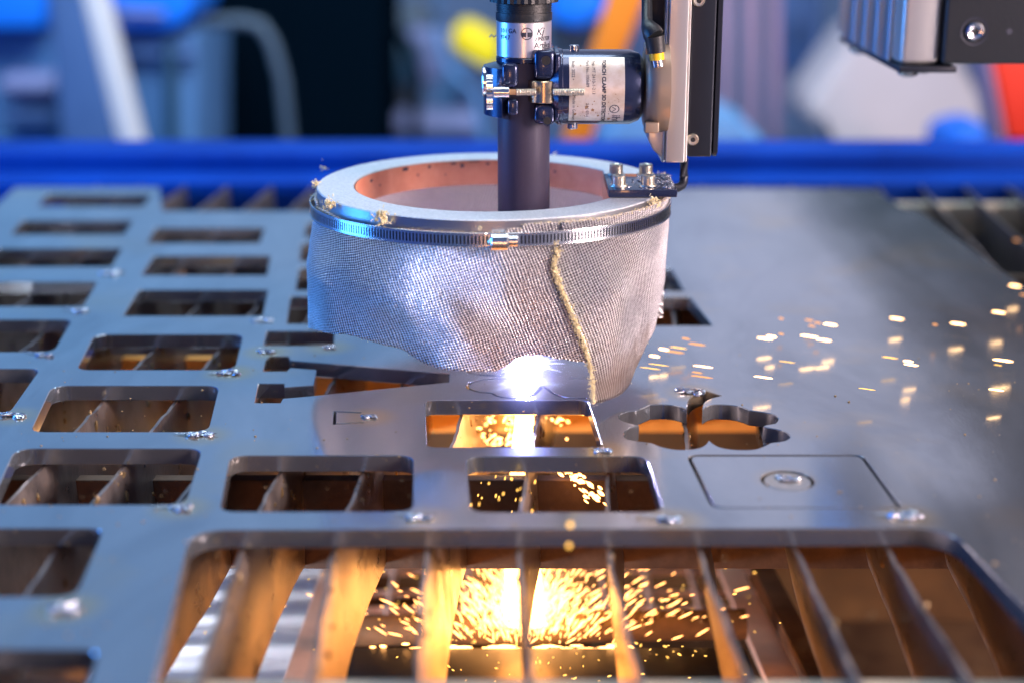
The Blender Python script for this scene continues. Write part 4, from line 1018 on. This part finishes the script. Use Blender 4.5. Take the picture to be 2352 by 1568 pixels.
hp = tag(tube('handrail', [P(420, 52, 3.3), P(560, 50, 3.3), P(598, 58, 3.3), P(625, 100, 3.3), P(648, 180, 3.3), P(664, 330, 3.3), P(676, 480, 3.3)], .013, B['dgrey']), 'grey blurred bent handrail in front of the black cabinet', 'handrail')
bgo('grey_duct', [(1020, 170), (1150, 130), (1150, 230), (1060, 330), (960, 330)], 4.2, .2, 'sky', 'pale blurred hose coil behind the torch, below the yellow part', 'duct', .02)
bgo('dark_duct', [(885, 20), (960, 0), (1000, 60), (960, 130), (900, 110)], 4.6, .2, 'dgrey', 'dark blurred lump right of the black cabinet', 'duct', .02)
bgo('yellow_box', [(1042, 62), (1075, 48), (1150, 92), (1150, 158), (1105, 160), (1030, 110)], 3.9, .15, 'yellow', 'bright yellow blurred block left of the torch sleeve', 'block', .02)
bgo('azure_cabinet', [(1262, -60), (1400, -60), (1395, 30), (1330, 70), (1262, 50)], 4.0, .2, 'azure', 'blue blurred cabinet right of the torch top', 'panel', .02)
bgo('dark_cabinet', [(1262, 56), (1400, 40), (1380, 130), (1262, 135)], 4.1, .2, 'dgrey', 'dark grey blurred panel right of the printed sleeve', 'panel', .02)
bgo('orange_strut', [(1425, -80), (1513, -80), (1348, 348), (1289, 340)], 2.3, .05, 'orange', 'vivid orange blurred strut slanting behind the torch clamp', 'strut', .006)
bgo('blue_housing', [(1375, 330), (1430, 245), (1560, 225), (1700, 290), (1760, 318), (1800, 500), (1375, 500)], 2.5, .3, 'azure' if 0 else 'sky', 'blurred blue housing behind the aluminium column', 'housing', .02)
for i, (u0, u1) in enumerate(((1655, 1682), (1712, 1742), (1768, 1794))):
    bgo('hanging_strip', [(u0, -100), (u1, -100), (u1, 322), (u0, 326)], 3.4, .03, 'pink', ordn[i]+' pinkish blurred hanging strip right of the black column cover', 'hanging strip', .005)
bgo('cream_sack', [(1975, 60), (2090, 60), (2200, 120), (2262, 230), (2290, 330), (2290, 520), (2090, 500), (1960, 330), (1860, 292), (1850, 240)], 3.2, .25, 'cream', 'cream blurred sack-like sheet under the gantry arm', 'sheet', .03)
for i, (u, v, w2, h2, Y, m_, nm, lb) in enumerate([(905, 230, 60, 90, 4.4, 'dgrey', 'toolbox', 'dark blurred toolbox low right of the black cabinet'), (985, 130, 50, 60, 4.3, 'lav', 'junction_box', 'pale blurred junction box above the toolbox'),
        (1085, 250, 40, 90, 4.1, 'slab', 'motor', 'blue-grey blurred motor left of the torch clamp'), (920, 150, 40, 50, 4.0, 'teal', 'motor', 'teal blurred motor between black cabinet and yellow block'), (1000, 290, 110, 24, 3.9, 'lav', 'pallet', 'pale blurred pallet low left of the torch'),
        (1555, 120, 30, 90, 4.2, 'dgrey', 'gas_bottle', 'dark blurred gas bottle behind the aluminium column'), (1840, 60, 50, 110, 4.4, 'slab', 'locker', 'blue-grey blurred locker left of the gantry arm'), (60, 200, 70, 26, 3.4, 'lav', 'drawer', 'pale blurred drawer front on the left cabinet'), (60, 270, 70, 14, 3.4, 'slab', 'drawer', 'dark blurred drawer gap low on the left cabinet')]):
    bgo(nm, [(u-w2, v-h2), (u+w2, v-h2*.9), (u+w2*1.05, v+h2), (u-w2*.95, v+h2)], Y, .15, m_, lb, nm.replace('_', ' '), .02)
for i, (pts_, r_, m_, lb) in enumerate([([(890, 60), (930, 90), (960, 180), (950, 300), (985, 420)], .012, 'black', 'black blurred hose hanging right of the black cabinet'), ([(1010, -20), (1000, 60), (1030, 160), (1090, 210), (1110, 330)], .010, 'sky', 'pale blue blurred hose curling below the yellow block'),
        ([(1400, -40), (1390, 80), (1405, 200), (1385, 330)], .012, 'teal', 'teal blurred hose beside the orange strut'), ([(1850, -60), (1830, 100), (1850, 220), (1835, 360)], .012, 'slab', 'blue-grey blurred hose left of the cream sheet')]):
    tag(tube('hanging_hose', [P(u, v, 3.7) for u, v in pts_], r_, B[m_]), lb, 'hose')
rp = bgo('red_panel', [(2262, 60), (2560, 60), (2560, 322), (2318, 322)], 2.2, .08, 'red', 'vivid red blurred panel at the right edge', 'panel', .006)
bgo('pale_trim', [(2250, 60), (2262, 60), (2314, 334), (2300, 334)], 2.2, .08, 'pink', 'thin pale blurred trim along the left edge of the red panel', 'trim', .003)
bgo('black_strip', [(2312, 326), (2560, 326), (2560, 345), (2318, 345)], 2.2, .09, 'black', 'black blurred strip under the red panel', 'strip', .003)
bgo('azure_block', [(2190, 322), (2240, 300), (2306, 300), (2318, 500), (2190, 500)], 2.6, .2, 'blueb', 'small blue blurred block left of the red panel foot', 'block', .02)
bgo('dim_cover', [(1480, -100), (1640, -100), (1640, 230), (1480, 240)], 4.4, .2, 'lav', 'lavender blurred cover behind the aluminium column', 'cover', .02)

me = bpy.data.meshes.new('mirror_shape_mesh'); bm = bmesh.new()
hp_ = [(.56, .30), (2.4, .30), (2.4, 1.6), (1.45, 1.6), (.93, .78)]  # unseen dark shape added so the plate mirrors a darker band
a = [bm.verts.new((x, 3.0, z)) for x, z in hp_]; b = [bm.verts.new((x, 3.6, z)) for x, z in hp_]
bm.faces.new(a); bm.faces.new(b[::-1])
for i in range(5): bm.faces.new((a[i], b[i], b[(i+1) % 5], a[(i+1) % 5]))
tag(bm_obj('mirror_dark_shape', bm, B['black']), 'unseen dark hood shape added to mirror as the grey band on the right of the plate', 'hood')
# cycles
try:
    S.cycles.volume_step_rate = 1.0
except Exception: pass
